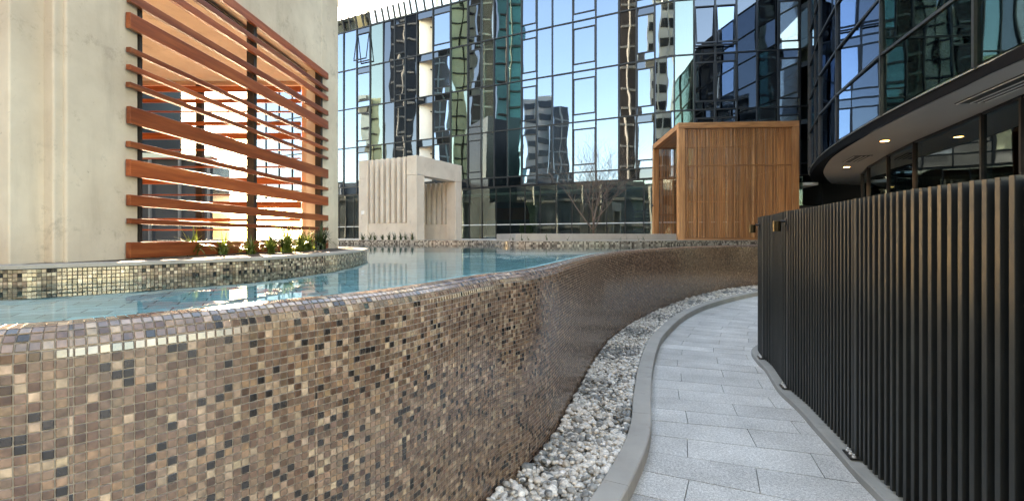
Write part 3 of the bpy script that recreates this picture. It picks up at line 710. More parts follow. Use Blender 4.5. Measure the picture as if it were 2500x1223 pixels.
tbox('beam', 0, pw_, pw_ + .002, A2 - pw_ - .002, zh - .2, zh - .001, 'cedar_y'); tbox('beam', A1 - pw_, A1, pw_ + .002, A2 - pw_ - .002, zh - .2, zh - .001, 'cedar_y')
me_z = MB().box(-.5, .5, -.5, .5, 0, 1).mesh('slat'); me_z.materials.append(MATS['cedar_z'])
ang_p = math.atan2(f1[1], f1[0]); ns = 62; stp = (A1 - 2 * pw_) / ns
def tslat(a, b, z0, z1, wd, dp, ry=0.0):
    p = Q2(a, b); put('slat', me_z, None, tp, Matrix.Translation((p[0], p[1], z0)) @ Matrix.Rotation(ang_p + ry, 4, 'Z') @ Matrix.Diagonal((wd, dp, z1 - z0, 1)))
for i in range(ns):
    a = pw_ + (i + .5) * stp
    tslat(a + rng.normal(0, .0015), .10, zb + .09, zh - .2, .0285, .04, rng.normal(0, .12))
for i in range(58):
    a = pw_ + (i + .5) * (A1 - 2 * pw_) / 58; tslat(a, A2 - .11, zb + .09, zh - .2, .030, .04)
for i in range(60):
    b = pw_ + (i + .5) * (A2 - 2 * pw_) / 60; tslat(A1 - .11, b, zb + .09, zh - .2, .045, .034)
me_y = MB().box(-.5, .5, -.5, .5, -.5, .5).mesh('roof_slat'); me_y.materials.append(MATS['cedar_y'])
for i in range(56):
    a = pw_ + (i + .5) * (A1 - 2 * pw_) / 56; p = Q2(a, A2 / 2)
    put('roof_slat', me_y, None, tp, Matrix.Translation((p[0], p[1], zh - .12)) @ Matrix.Rotation(ang_p, 4, 'Z') @ Matrix.Diagonal((.030, A2 - 2 * pw_, .05, 1)))
for zz, off_ in ((zb + 2.58, .052), (zb + 1.33, .145)):
    tbox('rail', pw_ + .002, A1 - pw_ - .002, off_, off_ + .022, zz, zz + .038, 'cedar_x', .004)
for zz in (zb + 2.58, zb + 1.05): tbox('rail', pw_ + .002, A1 - pw_ - .002, A2 - .165, A2 - .14, zz, zz + .04, 'cedar_x', .004)
for zz in (zb + 2.58, zb + 1.05): tbox('rail', A1 - .165, A1 - .14, pw_ + .002, A2 - pw_ - .002, zz, zz + .04, 'cedar_y', .004)
for b in (.03, A2 - .17): tbox('bottom_rail', pw_ + .002, A1 - pw_ - .002, b, b + .14, zb, zb + .085, 'cedar_x', .004)
tbox('floor_boards', pw_ + .002, A1 - pw_ - .002, .18, A2 - .18, zb - .005, zb + .03, 'cedar_x', .0)
p = Q2(-.02, A2 - .10); MB().tube([(p[0] + .02, p[1] - .03, 2.92), (p[0] - .02, p[1] - .10, 2.86), (p[0] - .02, p[1] - .12, 2.84)], .035, 10).put('lamp_head', 'steel_black', tp)

# ------------------------------------------------------------------ low planter and bare tree
X0 = PX(1258.5, 15.1); X1 = PX(1652, 16.72)
pl = thing('low_planter', 'long low concrete planter wall beside the timber pavilion with a bare tree', 'planter', (*X0, DECK))
PT = 1.625
d_ = np.array(X1) - np.array(X0); d_ /= np.linalg.norm(d_); nb = np.array((-d_[1], d_[0]))
def QP(s, o): p = np.array(X0) + d_ * s + nb * o; return (p[0], p[1])
Lp = float(np.linalg.norm(np.array(X1) - np.array(X0)))
for s in range(3): MB().hexa([QP(Lp * s / 3 + .002, 0), QP(Lp * (s + 1) / 3 - .002, 0), QP(Lp * (s + 1) / 3 - .002, .18), QP(Lp * s / 3 + .002, .18)], DECK - .01, PT).put('wall_panel', 'concrete_planter', pl, bev=.008)
MB().hexa([QP(0, .183), QP(.18, .183), QP(.18, 2.4), QP(0, 2.4)], DECK - .01, PT).put('wall_panel', 'concrete_planter', pl, bev=.008)
MB().hexa([QP(.185, .185), QP(Lp - .1, .185), QP(Lp - .1, 2.4), QP(.185, 2.4)], DECK - .01, PT - .04).put('soil_bed', 'soil', pl)
tx, ty = PX(1449, 16.6)
tr = thing('bare_tree', 'small leafless tree with upswept twigs behind the low planter', 'tree', (tx, ty, PT - .05))
trunk = MB(); crown = MB(); buds = MB()
def branch(p, d, L, r, lvl):
    n = 5; pts_ = [p]; rs = [r]; dd = d.copy(); q_ = p.copy()
    for i in range(n):
        dd = (dd + Vector(rng.normal(0, .10, 3)) + Vector((0, 0, .06))).normalized(); q_ = q_ + dd * L / n; pts_.append(q_.copy()); rs.append(r * (1 - .55 * (i + 1) / n))
    (trunk if lvl == 0 else crown).tube(pts_, rs, 6 if lvl < 2 else 4, cap=lvl == 0)
    if lvl >= 4: return
    kk = (8, 6, 5, 3)[lvl]
    for i in range(kk):
        t_ = rng.uniform(.35 if lvl else .25, 1.0) * n; j = min(int(t_), n - 1); b_ = pts_[j].lerp(pts_[j + 1], t_ - j)
        a = rng.uniform(0, 2 * math.pi); sidev = (Vector((math.cos(a), math.sin(a), 0)) + dd.orthogonal() * .2).normalized()
        nd = (dd * 1.0 + sidev * rng.uniform(.55, 1.0) + Vector((0, 0, .12))).normalized()
        branch(b_, nd, L * rng.uniform(.5, .8), max(.0028, rs[j] * .5), lvl + 1)
branch(Vector((tx, ty, PT - .05)), Vector((.02, 0, 1)), 1.7, .035, 0)
for k_ in range(3):
    a = k_ * 2.1 + .4; branch(Vector((tx + .03 * math.cos(a), ty + .03 * math.sin(a), PT + .15)), Vector((.6 * math.cos(a), .6 * math.sin(a), 1)).normalized(), 1.75, .022, 1)
trunk.put('trunk', 'bark', tr, smooth=True); crown.put('crown', 'bark', tr, smooth=True)

# ------------------------------------------------------------------ the big glass building across the pool
FP = [(-23.7, 44.0), (9.2, 27.15), (16.6, 26.05)]
def facade_hit(px):
    r = (px - 1250) / F
    for (xa, ya), (xb, yb) in zip(FP[:-1], FP[1:]):
        t = (r * ya - xa) / ((xb - xa) - r * (yb - ya))
        if -1e-6 <= t <= 1 + 1e-6: return (xa + t * (xb - xa), ya + t * (yb - ya))
    raise ValueError(px)
gb = thing('glass_building', 'tall angled curtain-wall building with blue reflecting glass behind the pool', 'building', (*facade_hit(1250), DECK))
Z = [5.5, 8.6, 11.7, 14.8, 17.9]
colpx = [620, 650, 682, 714, 746, 777, 808, 840, 872, 904.6, 937, 964.5, 991, 1019, 1058, 1101, 1143, 1176, 1207, 1240, 1274, 1311, 1349, 1399, 1455, 1511, 1554, 1599, 1646, 1694, 1746, 1798, 1848, 1900, 1952, 1976]
OP = {872, 964.5, 1058, 1143, 1274, 1399, 1554, 1694, 1746, 1900}
GL = {1240: 'glass_teal', 1207: 'glass_dark', 991: 'glass_dark', 937: 'glass_dark', 1848: 'glass_dark', 1798: 'glass_dark', 1900: 'glass_clear', 1952: 'glass_blue', 1176: 'glass_clear', 1143: 'glass_dark', 964.5: 'glass_dark', 1511: 'glass_dark', 1101: 'glass_green', 1646: 'glass_green', 904.6: 'glass_green', 1694: 'glass_dark'}  # dark, teal and green bays: mirrored tones painted into the glass
fpts_ = [facade_hit(p) for p in colpx]
def fr(i):
    a, b = np.array(fpts_[i]), np.array(fpts_[i + 1]); d = b - a; L = np.linalg.norm(d); d /= L; return a, b, d, L, np.array((d[1], -d[0]))   # normal towards the pool
def pane(i, u0, u1, z0, z1, mat, par=gb, tilt=.006):
    a, b, d, L, n_ = fr(i); c_ = a + d * (u0 + u1) / 2; ang_ = math.atan2(d[1], d[0])
    return block('pane', mat, par, (c_[0], c_[1], (z0 + z1) / 2), (u1 - u0, .024, z1 - z0), ang_, (rng.normal(0, tilt * .7), rng.normal(0, tilt)))
def inner_box(name, i, u0, u1, d0, d1, z0, z1, mat, par=gb, bev=0):      # d: metres behind the glass
    a, b, d, L, n_ = fr(i); q_ = [a + d * u0 - n_ * d0, a + d * u1 - n_ * d0, a + d * u1 - n_ * d1, a + d * u0 - n_ * d1]
    return MB().hexa([tuple(x) for x in q_], z0, z1).put(name, mat, par, bev=bev)
MW = .075
for i in range(len(colpx) - 1):
    a, b, d, L, n_ = fr(i); ang_ = math.atan2(d[1], d[0]); key = colpx[i]
    block('mullion', 'mullion', gb, (a[0] + n_[0] * .02, a[1] + n_[1] * .02, (Z[0] - .6 + Z[-1]) / 2), (MW, .14, Z[-1] - Z[0] + .6), ang_)
    gm = GL.get(key, 'glass_blue')
    for k_ in range(5):
        c_ = (a + b) / 2 + n_ * .015; block('transom', 'mullion', gb, (c_[0], c_[1], Z[k_]), (L - MW - .004, .11, .075), ang_)
    pane(i, MW / 2, L - MW / 2, Z[0] - .56, Z[0] - .04, 'glass_blue' if 1240 < key < 1500 or key < 937 else 'glass_dark')
    for k_ in range(4):
        z0, z1 = Z[k_] + .04, Z[k_ + 1] - .04
        if key == 1019:                      # white recess, open to the air above its rail
            pane(i, MW / 2, L - MW / 2, z1 - .45, z1, 'glass_dark'); continue
        if key in OP:
            h0, h1 = z0 + .42, z1 - .42
            pane(i, MW / 2, L - MW / 2, z0, h0 - .03, gm); pane(i, MW / 2, L - MW / 2, h1 + .03, z1, gm if 1240 < key < 1500 else 'glass_dark')
            openv = (key in (1694, 1746) and k_ == 2) or (key == 872 and k_ == 3)
            w_ = pane(i, MW / 2 + .05, L - MW / 2 - .05, h0 + .05, h1 - .05, gm)
            cz = (h0 + h1) / 2; cx = (a + b) / 2 + n_ * .02
            mb = MB(); ww, hh = L / 2 - MW / 2, (h1 - h0) / 2
            for x0, x1, y0, y1 in ((-ww, ww, -hh - .03, -hh + .045), (-ww, ww, hh - .045, hh + .03), (-ww, -ww + .05, -hh + .047, hh - .047), (ww - .05, ww, -hh + .047, hh - .047)):
                mb.box(x0, x1, -.035, .03, y0, y1)
            M = Matrix.Translation((cx[0], cx[1], cz)) @ Matrix.Rotation(ang_, 4, 'Z')
            mb.put('window_frame', 'mullion', gb, M=M)
            if openv:
                M2 = M @ Matrix.Translation((0, -.05, hh)) @ Matrix.Rotation(R(-9), 4, 'X') @ Matrix.Translation((0, 0, -hh))
                sb = MB()
                for x0, x1, y0, y1 in ((-ww, ww, -hh - .05, -hh + .04), (-ww, ww, hh - .05, hh), (-ww, -ww + .05, -hh + .042, hh - .052), (ww - .05, ww, -hh + .042, hh - .052)): sb.box(x0, x1, -.03, .03, y0, y1)
                s_ = sb.put('open_sash', 'mullion', gb, M=M2)
        else:
            pane(i, MW / 2, L - MW / 2, z0, z1, gm)
block('mullion', 'mullion', gb, (fpts_[-1][0], fpts_[-1][1], 11.4), (.09, .16, 13), math.atan2(fr(len(colpx) - 2)[2][1], fr(len(colpx) - 2)[2][0]))
# rooms behind the glass: slabs, back walls, partitions, blinds
pf_ = [np.array(FP[0]), np.array(FP[1]), np.array(FP[2])]; n0 = np.array((-.456, -.89)); n1 = np.array((-.146, -.989))
def off3(o): return [tuple(pf_[0] - n0 * o), tuple(pf_[1] - (n0 + n1) / 2 * o), tuple(pf_[2] - n1 * o)]
for k_ in range(5):
    MB().hexa(off3(.10) + off3(6.0)[::-1], Z[k_] - .18, Z[k_] + .02).put('floor_slab', 'interior_grey', gb)
MB().hexa(off3(6.0) + off3(6.3)[::-1], DECK, Z[-1]).put('back_wall', 'interior_grey', gb)
MB().hexa(off3(.3) + off3(6.2)[::-1], Z[-1] + .03, Z[-1] + .3).put('roof_slab', 'interior_white', gb)
for key in (904.6, 964.5, 1058, 1143, 1240, 1349, 1511, 1599, 1746, 1848):
    i = colpx.index(key); inner_box('partition', i, -.06, .06, .14, 5.9, Z[0] + .03, Z[-1] - .2, 'interior_grey')
for k_ in range(4):
    z0, z1 = Z[k_] + .03, Z[k_ + 1] - .2
    i = colpx.index(1019); a, b, d, L, n_ = fr(i)
    q_ = [a + d * .06 - n_ * .15, a + d * (L - .05) - n_ * 1.35, a + d * (L - .05) - n_ * 1.45, a + d * .06 - n_ * .25]
    rv = MB().hexa([tuple(x) for x in q_], z0, z1).put('recess_wall', 'interior_white', gb)
    sp_ = a + d * L * .55 - n_ * .6; block('spotlight', 'steel_black', gb, (sp_[0], sp_[1], z1 - .75), (.07, .12, .08), math.atan2(d[1], d[0]))
    for key, m_, u0f, u1f, dd in ((1900, 'interior_beige', 0, 1, 2.6), (1176, 'curtain', .05, .95, .18), (964.5, 'curtain', .1, .9, .35), (1143, 'curtain', .5, .95, .3), (1798, 'curtain', .72, .92, .22), (937, 'curtain', .7, .86, .3), (1646, 'curtain', .55, .95, .2), (1746, 'interior_beige', .05, .4, .25), (1511, 'curtain', .1, .35, .2), (1599, 'curtain', .0, .3, .2), (1848, 'curtain', .1, .25, .4), (1058, 'curtain', .55, .95, .3), (1694, 'interior_rust', .1, .6, 2.0)):
        i = colpx.index(key); a, b, d, L, n_ = fr(i); inner_box('blind', i, L * u0f, L * u1f, dd, dd + .05, z0, z1, m_)
    i = colpx.index(1900); a, b, d, L, n_ = fr(i); inner_box('ceiling_panel', i, 0, L, .15, 2.6, z1 - .02, z1 + .01, 'interior_white')
    inner_box('cupboard', i, L * .42, L * .98, 2.3, 2.58, z0, z0 + 1.5, 'interior_beige')
# sloping glass balustrade on the roof edge
for i in range(len(colpx) - 1):
    a, b, d, L, n_ = fr(i)
    if colpx[i] > 1250: break
    tp0 = .95; lean = .22
    for h_ in range(2):
        p0 = a + d * L * (h_ / 2) ; p1 = a + d * L * ((h_ + 1) / 2)
        V_ = [(*(p0 + d * .03 - n_ * .02), Z[-1] + .06), (*(p1 - d * .03 - n_ * .02), Z[-1] + .06), (*(p1 - d * .03 + n_ * lean), Z[-1] + tp0), (*(p0 + d * .03 + n_ * lean), Z[-1] + tp0)]
        V2 = [(x - n_[0] * .02, y - n_[1] * .02, z) for x, y, z in V_]
        MB().add(V_ + V2, [[0, 1, 2, 3], [7, 6, 5, 4], [0, 4, 5, 1], [1, 5, 6, 2], [2, 6, 7, 3], [3, 7, 4, 0]]).put('balustrade_pane', 'glass_rail', gb)
        MB().bar((*(p0 - n_ * .03), Z[-1] + .04), (*(p0 + n_ * (lean + .04)), Z[-1] + tp0 + .06), .10, .12, (d[0], d[1], 0)).put('balustrade_post', 'mullion', gb)
MB().hexa([tuple(np.array(p) + n0 * .5) for p in (FP[0], FP[1])] + [tuple(np.array(p) - n0 * 5) for p in (FP[1], FP[0])], 23.4, 23.8).put('roof_canopy', 'interior_white', gb)
for t_ in (.12, .3, .5, .7, .9):
    p_ = np.array(FP[0]) * (1 - t_) + np.array(FP[1]) * t_ - n0 * 3; MB().tube([(*p_, Z[-1] + .3), (*p_, 23.4)], .16, 14).put('canopy_column', 'interior_white', gb)
# ground floor: taller clear panes, columns, furniture
gpx = [808, 826, 842, 862, 884, 905, 930, 958, 990, 1022, 1057, 1090, 1124, 1144, 1175, 1209.5, 1244, 1280, 1317, 1356, 1395, 1437, 1480, 1525, 1571, 1617, 1665, 1715, 1765, 1815, 1865, 1915, 1962]
ZG = Z[0] - .6
for i in range(len(gpx) - 1):
    a, b = np.array(facade_hit(gpx[i])), np.array(facade_hit(gpx[i + 1])); d = b - a; L = np.linalg.norm(d); d /= L; n_ = np.array((d[1], -d[0])); ang_ = math.atan2(d[1], d[0])
    a_ = a - n_ * .12; c_ = (a + b) / 2 - n_ * .12
    pn = block('pane', 'glass_low', gb, (c_[0], c_[1], (DECK + ZG) / 2), (L - .03, .024, ZG - DECK - .1), ang_, (rng.normal(0, .003), rng.normal(0, .004)))
    block('safety_strip', 'curtain', pn, (c_[0] + n_[0] * .02, c_[1] + n_[1] * .02, DECK + .95), (L - .04, .006, .06), ang_)
    block('mullion', 'mullion', gb, (a_[0], a_[1], (DECK + ZG) / 2), (.045, .10, ZG - DECK), ang_)
    block('head_rail', 'mullion', gb, (c_[0], c_[1], ZG - .04), (L - .05, .12, .08), ang_)
MB().hexa(off3(.02) + off3(.16)[::-1], ZG + .0, ZG + .05).put('canopy_edge', 'mullion', gb)
MB().hexa(off3(.2) + off3(5.9)[::-1], 4.35, 4.5).put('ceiling', 'interior_white', gb)
for px, m_ in ((1268, 'interior_olive'), (1140, 'interior_rust'), (1540, 'interior_olive'), (1010, 'interior_olive'), (1350, 'interior_dark'), (1440, 'interior_dark')):
    p_ = np.array(facade_hit(px)) - n0 * 2.2
    MB().tube([(*p_, DECK), (*p_, 3.1), (*p_, 3.7), (*p_, 4.35)], [.28, .28, .45, 1.0], 18).put('column', m_, gb, smooth=True)
for px0, px1 in ((1090, 1240),):
    a, b = np.array(facade_hit(px0)) - n0 * 4.6, np.array(facade_hit(px1)) - n0 * 4.6
    MB().bar((*a, 3.3), (*b, 3.3), .3, .9).put('bulkhead', 'interior_rust', gb)
a, b = np.array(facade_hit(1548)) - n0 * 3.5, np.array(facade_hit(1585)) - n0 * 3.5
MB().bar((*a, 2.9), (*b, 2.9), .1, 2.6).put('bright_panel', 'interior_white', gb)
for k_ in range(8):
    a, b = np.array(facade_hit(1530)) - n0 * 1.4, np.array(facade_hit(1572)) - n0 * 1.4
    MB().bar((*a, DECK + .15 + k_ * .22), (*b, DECK + .15 + k_ * .22), .06, .10).put('louvre_slat', 'frame_dark', gb)
def chair(px, back, mat, label, s=1.0, name='armchair', cat='chair'):
    p_ = np.array(facade_hit(px)) - n0 * back; t = thing(name, label, cat, (*p_, DECK)); x, y = p_
    MB().box(x - .4 * s, x + .4 * s, y - .38, y + .38, DECK + .12, DECK + .44).put('seat', mat, t, bev=.05)
    MB().box(x - .4 * s, x + .4 * s, y + .22, y + .40, DECK + .45, DECK + 1.05).put('backrest', mat, t, bev=.06)
    for sx in (-1, 1): MB().box(x + sx * .4 * s - .07, x + sx * .4 * s + .07, y - .38, y + .2, DECK + .45, DECK + .66).put('armrest', mat, t, bev=.04)
    for sx in (-1, 1):
        for sy in (-1, 1): MB().box(x + sx * .33 * s - .02, x + sx * .33 * s + .02, y + sy * .3 - .02, y + sy * .3 + .02, DECK, DECK + .12).put('leg', 'steel_black', t)
chair(1268, 1.0, 'chair_green', 'lime green armchair behind the ground-floor glass')
chair(1225, 1.2, 'sofa_dark', 'dark lounge sofa behind the ground-floor glass by the green armchair', 2.2, 'sofa', 'sofa')
chair(1362, 1.3, 'sofa_dark', 'dark lounge sofa behind the ground-floor glass near the bare tree', 2.2, 'sofa', 'sofa')

# ------------------------------------------------------------------ curved glass building over the fence
rb = thing('curved_building', 'curved dark glass building with black fascia and lit soffit beyond the fence', 'building', (11.3, 16.8, 0))
GP = [(7.5, 1.5), (8.30, 5.75), (9.08, 9.43), (10.05, 13.1), (11.33, 16.8), (12.45, 19.5), (13.15, 20.9), (14.1, 22.8), (14.9, 24.2), (15.7, 25.5)]
GC = Curve([(7.2, -1.0)] + GP + [(18.9, 29.7)], ds=.02)
EP = [P(x, y, 4.5) for x, y in []]
E_ = [(6.6, -3), (7.9, 3)] + [((x - 1250) / F * 3.0 * F / (HY - y), 3.0 * F / (HY - y)) for x, y in [(2500, 144), (2336, 220), (2210, 279.5), (2100, 339), (2029, 385), (2008.7, 414.6), (2011, 430.6), (2031.6, 451), (2068, 467), (2109, 473)]]
EC = Curve(E_, ds=.02)
# soffit
ep = [tuple(p) for p in EC.at(np.linspace(.05, EC.len - .05, 90), .05)[0]]
MB().hexa(ep + [(40, 34), (40, -3)], 4.5, 4.51).put('soffit', 'soffit_grey', rb)
# fascia: from the soffit edge out and up to the sill of the glass
FT = Curve([(6.0, -3), (7.0, 2.0)] + [((x - 1250) / F * 3.3 * F / (HY - y), 3.3 * F / (HY - y)) for x, y in [(2500, 108), (2386, 167), (2279, 220), (2155, 283), (2050, 346), (2002, 382.5), (1981, 410), (1980, 426), (1999.5, 449), (2050, 466)]] + [(31, 36)], ds=.02)
N_ = 14; us = np.linspace(0.02, .985, N_ * 6 + 1)
eA = EC.at(us * EC.len)[0]; 
fA = np.array([FT.X[np.argmin(((FT.X - p) ** 2).sum(1))] for p in eA])
for k_ in range(N_):
    mb = MB(); idx = range(k_ * 6, k_ * 6 + 7); vs_ = []
    for j in idx: vs_ += [(eA[j, 0], eA[j, 1], 4.497), (fA[j, 0], fA[j, 1], 4.55), (fA[j, 0], fA[j, 1], 4.80), (eA[j, 0] * .5 + fA[j, 0] * .5 + .3, eA[j, 1] * .5 + fA[j, 1] * .5, 4.80)]
    fs_ = []
    for j in range(6):
        for m_ in range(3): fs_.append([j * 4 + m_, (j + 1) * 4 + m_, (j + 1) * 4 + m_ + 1, j * 4 + m_ + 1])
    o = mb.add(vs_, fs_).put('fascia_panel', 'fascia_black', rb)
sweep('sill_trim', GC, .3, GC.len - .3, [(-.03, 4.79), (-.03, 4.82), (.03, 4.82), (.03, 4.79)], 'sill_metal', rb, step=.15)
levels = [4.83, 6.45, 8.02, 9.6, 11.2, 12.8, 14.4, 16.0]
for k_ in range(len(GP) - 1):
    a, b = np.array(GP[k_]), np.array(GP[k_ + 1]); d = b - a; L = np.linalg.norm(d); d /= L; n_ = np.array((-d[1], d[0])); ang_ = math.atan2(d[1], d[0])
    block('mullion', 'mullion', rb, (a[0], a[1], 10.4), (.07, .16, 11.2), ang_)
    for j in range(7):
        c_ = (a + b) / 2
        m_ = 'glass_office' if k_ < 3 else 'glass_blue'
        block('pane', m_, rb, (c_[0], c_[1], (levels[j] + levels[j + 1]) / 2), (L - .07, .024, levels[j + 1] - levels[j] - .08), ang_, (rng.normal(0, .004), rng.normal(0, .006)))
        block('transom', 'mullion', rb, (c_[0] - n_[0] * .0, c_[1] - n_[1] * .0, levels[j + 1]), (L - .074, .13, .07), ang_)
back = [tuple(p) for p in GC.at(np.linspace(.2, GC.len - .2, 30), 3.5)[0]]; back2 = [tuple(p) for p in GC.at(np.linspace(.2, GC.len - .2, 30), 3.7)[0]]
MB().hexa(back + back2[::-1], 4.6, 15.95).put('back_wall', 'office_wall', rb)
for z_ in (8.02, 11.2, 14.4, 16.15):
    MB().hexa([tuple(p) for p in GC.at(np.linspace(.2, GC.len - .2, 30), .12)[0]] + back[::-1], z_ - .28, z_ - .02).put('floor_slab', 'interior_grey', rb)
for s_, wd_ in ((9.2, .8), (12.2, 1.3), (15.8, .5)):
    p_, t_, nn_ = GC.at(s_, .5); MB().bar((*(p_[0]), 6.3), (*(p_[0] + t_[0] * wd_), 6.3), .12, 2.9).put('curtain', 'curtain', rb)
MB().hexa([(17.2, 26.8), (40, 33.5), (40, 34.5), (17.6, 33)], 0, 12.8).put('rear_wing', 'tower_dark', rb)
MB().hexa([(40.05, -3), (41, -3), (41, 34), (40.05, 34)], 0, 12.8).put('end_wall', 'interior_grey', rb)
# recessed lower glazing
LG = [(9.0, 3.0), (9.85, 6.4)] + [((x - 1250) / F * 3.0 * F / (HY - y), 3.0 * F / (HY - y)) for x, y in [(2500, 231.4), (2402, 274), (2235, 345), (2170, 378), (2121, 406.6)]] + [(16.4, 22.6), (19.5, 25.5)]
for k_ in range(len(LG) - 1):
    a, b = np.array(LG[k_]), np.array(LG[k_ + 1]); d = b - a; L = np.linalg.norm(d); d /= L; ang_ = math.atan2(d[1], d[0]); c_ = (a + b) / 2
    block('lower_pane', 'glass_low', rb, (c_[0], c_[1], 2.25), (L - .06, .024, 4.4), ang_, (0, rng.normal(0, .006)))
    block('mullion', 'frame_dark', rb, (a[0], a[1], 2.24), (.07, .14, 4.47), ang_)
    block('head_rail', 'mullion', rb, (c_[0], c_[1], 4.465), (L - .08, .1, .06), ang_)
MB().hexa([(13.5, 2), (16, 10), (17.5, 15), (21, 22), (21.3, 22), (17.8, 15), (16.3, 10), (13.8, 2)], 0, 4.49).put('lobby_wall', 'interior_olive', rb)
MB().box(13.2, 13.5, 12.0, 12.3, 0, 4.49).put('lobby_column', 'interior_grey', rb)
for px, py in ((2160, 344), (2312, 335), (2067, 408)):
    Y = 3.0 * F / (HY - py); X = (px - 1250) / F * Y
    dl_ = MB().tube([(X, Y, 4.499), (X, Y, 4.488)], .115, 24).put('downlight', 'lamp_warm', rb)
    ld = bpy.data.lights.new('downlight_bulb', 'SPOT'); ld.energy = 60; ld.color = (1, .72, .42); ld.spot_size = R(110); ld.spot_blend = .6; ld.shadow_soft_size = .1
    lo_ = bpy.data.objects.new('downlight_bulb', ld); C.objects.link(lo_); lo_.parent = dl_; lo_.matrix_parent_inverse = Matrix.Identity(4); lo_.location = (X, Y, 4.47)
    lo_.matrix_parent_inverse = WM[dl_.name].inverted()
    ring_ = MB(); n_ = 24
    vs_ = [(X + r_ * math.cos(2 * math.pi * k / n_), Y + r_ * math.sin(2 * math.pi * k / n_), zz) for r_, zz in ((.118, 4.485), (.16, 4.485), (.16, 4.499)) for k in range(n_)]
    ring_.add(vs_, [[j * n_ + k, j * n_ + (k + 1) % n_, (j + 1) * n_ + (k + 1) % n_, (j + 1) * n_ + k] for j in range(2) for k in range(n_)]).put('lamp_trim', 'steel_black', dl_)
def grille(px, py, L, ang_):
    Y = 3.0 * F / (HY - py); X = (px - 1250) / F * Y; M = Matrix.Translation((X, Y, 4.495)) @ Matrix.Rotation(ang_, 4, 'Z')
    fr_ = MB().box(-.30, .30, -L / 2, L / 2, -.012, .004).put('ceiling_grille', 'steel_black', rb, M=M)
    for x_ in (-.27, -.02, .12, .25): MB().box(x_ - .012, x_ + .012, -L / 2 + .03, L / 2 - .03, -.03, -.013).put('slat', 'white_metal', fr_, M=M)
grille(2455, 215, 2.2, R(-16)); grille(2092, 388, 1.6, R(-22))

# ------------------------------------------------------------------ far dark railing beside the timber pavilion
fr2 = thing('pool_railing', 'low black picket railing beyond the timber pavilion', 'railing', (*PX(1958, 18.5), DECK))
for k_ in range(26):
    x_ = PX(1953 + k_ * 3.2, 18.6 + k_ * .03)
    put('picket', bat, None, fr2, Matrix.Translation((*x_, DECK)) @ Matrix.Diagonal((.025, .05, 1.33, 1)))
a, b = PX(1952, 18.65), PX(2036, 19.4); MB().bar((*a, DECK + 1.3), (*b, DECK + 1.3), .04, .05).put('top_rail', 'steel_black', fr2)

# ------------------------------------------------------------------ neighbours: one beyond the shelter, others behind the viewer that the glass mirrors, or added to block light
lbld = thing('dark_glass_block', 'dark glass block seen through the slat screen beyond the shelter', 'building', (-12.5, 20.0, DECK))
MB().hexa([(-12.5, 20.2), (-22, 18.0), (-22.5, 22), (-14, 24)], 0, 4.9).put('body', 'tower_dark', lbld)
MB().hexa([(-15.6, 19.6), (-22, 18.1), (-22.5, 21.9), (-16, 23.4)], 4.91, 14).put('upper_body', 'tower_dark', lbld)
MB().bar((-12.5, 20.08, 4.8), (-22, 17.88, 4.8), .2, .2).put('floor_band', 'tower_green', lbld)
for k_ in range(3): MB().bar((-15.6, 19.36, 7.6 + k_ * 3.0), (-22, 17.88, 7.6 + k_ * 3.0), .2, .4).put('floor_band', 'tower_green', lbld)
for k_ in range(10):
    t_ = k_ / 9; MB().bar((-12.56 - 9.3 * t_, 20.0 - 2.15 * t_, .5), (-12.56 - 9.3 * t_, 20.0 - 2.15 * t_, 4.7), .07, .10, (0, 1, 0)).put('mullion', 'interior_grey', lbld)
nF = np.array((-.456, -.890)); nF /= np.linalg.norm(nF); pF = np.array((3.69, 30.0))
def mirror(p): p = np.array(p); return p - 2 * ((p - pF) @ nF) * nF
def tower(name, label, px0, px1, Zv, top, mat, floors=True, depth=14, linemat='tower_line', step=3.3):
    a, b = mirror(PX(px0, Zv)), mirror(PX(px1, Zv)); c_, d_ = mirror(PX(px1, Zv + depth)), mirror(PX(px0, Zv + depth))
    t = thing(name, label, 'building', (*((a + b) / 2), 0))
    MB().hexa([tuple(a), tuple(b), tuple(c_), tuple(d_)], -.05, top).put('body', mat, t)
    if floors:
        dirv = (b - a) / np.linalg.norm(b - a); nrm = (a - d_) / np.linalg.norm(a - d_); o_ = nrm * .12; L = np.linalg.norm(b - a)
        z_ = 3.0; k_ = 0
        while z_ < top - 1:
            MB().bar((*(a + o_ + dirv * .3), z_), (*(b + o_ - dirv * .3), z_), .3, 1.5 if linemat == 'win' else .35).put('window_band' if linemat == 'win' else 'floor_band', 'tower_dark' if linemat == 'win' else linemat, t)
            z_ += step
        nv = max(2, int(L / 3)); 
        for j in range(1, nv):
            p_ = a + dirv * L * j / nv + nrm * .2; MB().bar((*p_, 0), (*p_, top - .3), .25, .25, (0, 1, 0)).put('pier', mat if linemat == 'win' else linemat, t)
    return t
tower('podium_building', 'low dark stone podium mirrored in the ground-floor glass, added to block the horizon glow', 780, 1760, 62, 8.6, 'podium', linemat='interior_grey')  # added low mass, hides the bright horizon from the ground-floor glass
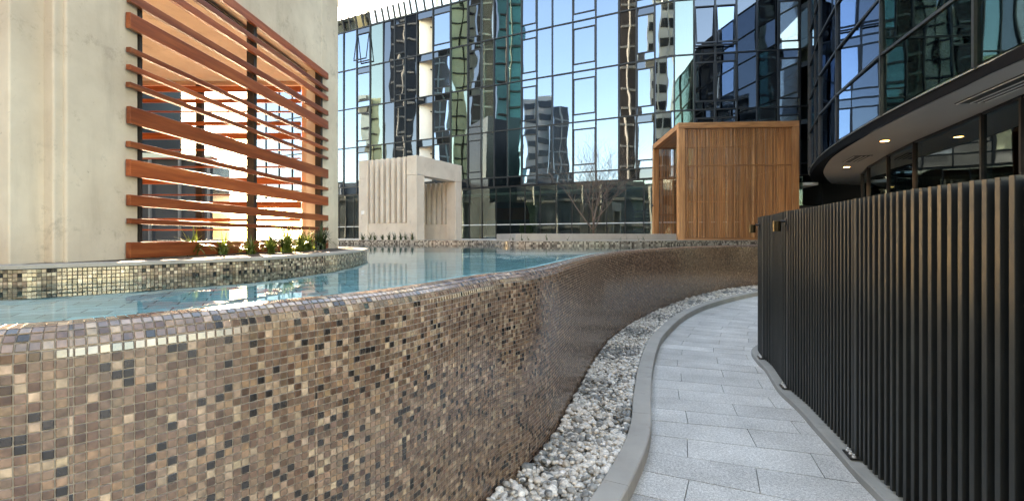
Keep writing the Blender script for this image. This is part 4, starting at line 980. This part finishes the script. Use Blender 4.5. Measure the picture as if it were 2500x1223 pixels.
tower('umber_tower', 'dark umber tower mirrored between the green and teal towers', 1156, 1208, 104, 58, 'tower_brown', linemat='tower_trim')
tower('glass_tower', 'dark teal glass tower mirrored beside the white tower', 1212, 1272, 95, 70, 'tower_teal')
tower('apartment_tower', 'white apartment tower with dark window bands mirrored in the blue glass', 1278, 1345, 125, 38, 'tower_white', linemat='win')
tower('office_slab', 'dark grey office slab mirrored beside the white apartment tower', 1346, 1384, 122, 36, 'tower_dark', linemat='tower_trim')
tower('brick_tower', 'brown tower mirrored at the edge of the wide sky reflection', 1514, 1558, 80, 46, 'tower_brown', linemat='tower_trim')
tower('green_tower', 'pale green concrete tower mirrored in the glass over the finned pavilion', 1104, 1150, 110, 60, 'tower_green')
tower('black_tower', 'black glass tower mirrored next to the white recesses', 955, 1020, 100, 60, 'tower_dark', linemat='tower_trim')
tower('stone_tower', 'pale stone tower mirrored in the narrow green panes', 1652, 1690, 75, 50, 'tower_green')
tower('slate_tower', 'slate grey tower mirrored over the timber pavilion', 1688, 1748, 85, 60, 'tower_brown', linemat='tower_trim')
tower('ivory_tower', 'ivory tower with dark window bands mirrored between two dark towers', 1596, 1640, 88, 60, 'tower_white', linemat='win')
tower('sage_tower', 'pale sage tower mirrored near the shelter end of the facade', 886, 932, 112, 34, 'tower_green')
tower('graphite_tower', 'slim graphite tower mirrored beside the white recesses', 1060, 1098, 108, 44, 'tower_brown', linemat='tower_trim')
tower('night_tower', 'broad black tower mirrored in the darkest bays', 1800, 1900, 70, 60, 'tower_dark', linemat='tower_trim')

bk = thing('sky_blocker', 'plain grey block added unseen behind the viewer to cut the sky light', 'building', (-3, -12, 0))  # added out of view, keeps sky light off the near pool wall
MB().box(-13, 9, -22, -12, -.05, 13).put('wall', 'interior_grey', bk)
for k_ in range(3):
    for j in range(6): MB().box(-11.8 + j * 3.5, -9.6 + j * 3.5, -12.06, -11.98, 1.6 + k_ * 3.8, 3.6 + k_ * 3.8).put('window', 'tower_dark', bk)
MB().box(-13.2, 9.2, -22.2, -11.85, 13.01, 13.3).put('roof', 'concrete_kerb', bk)
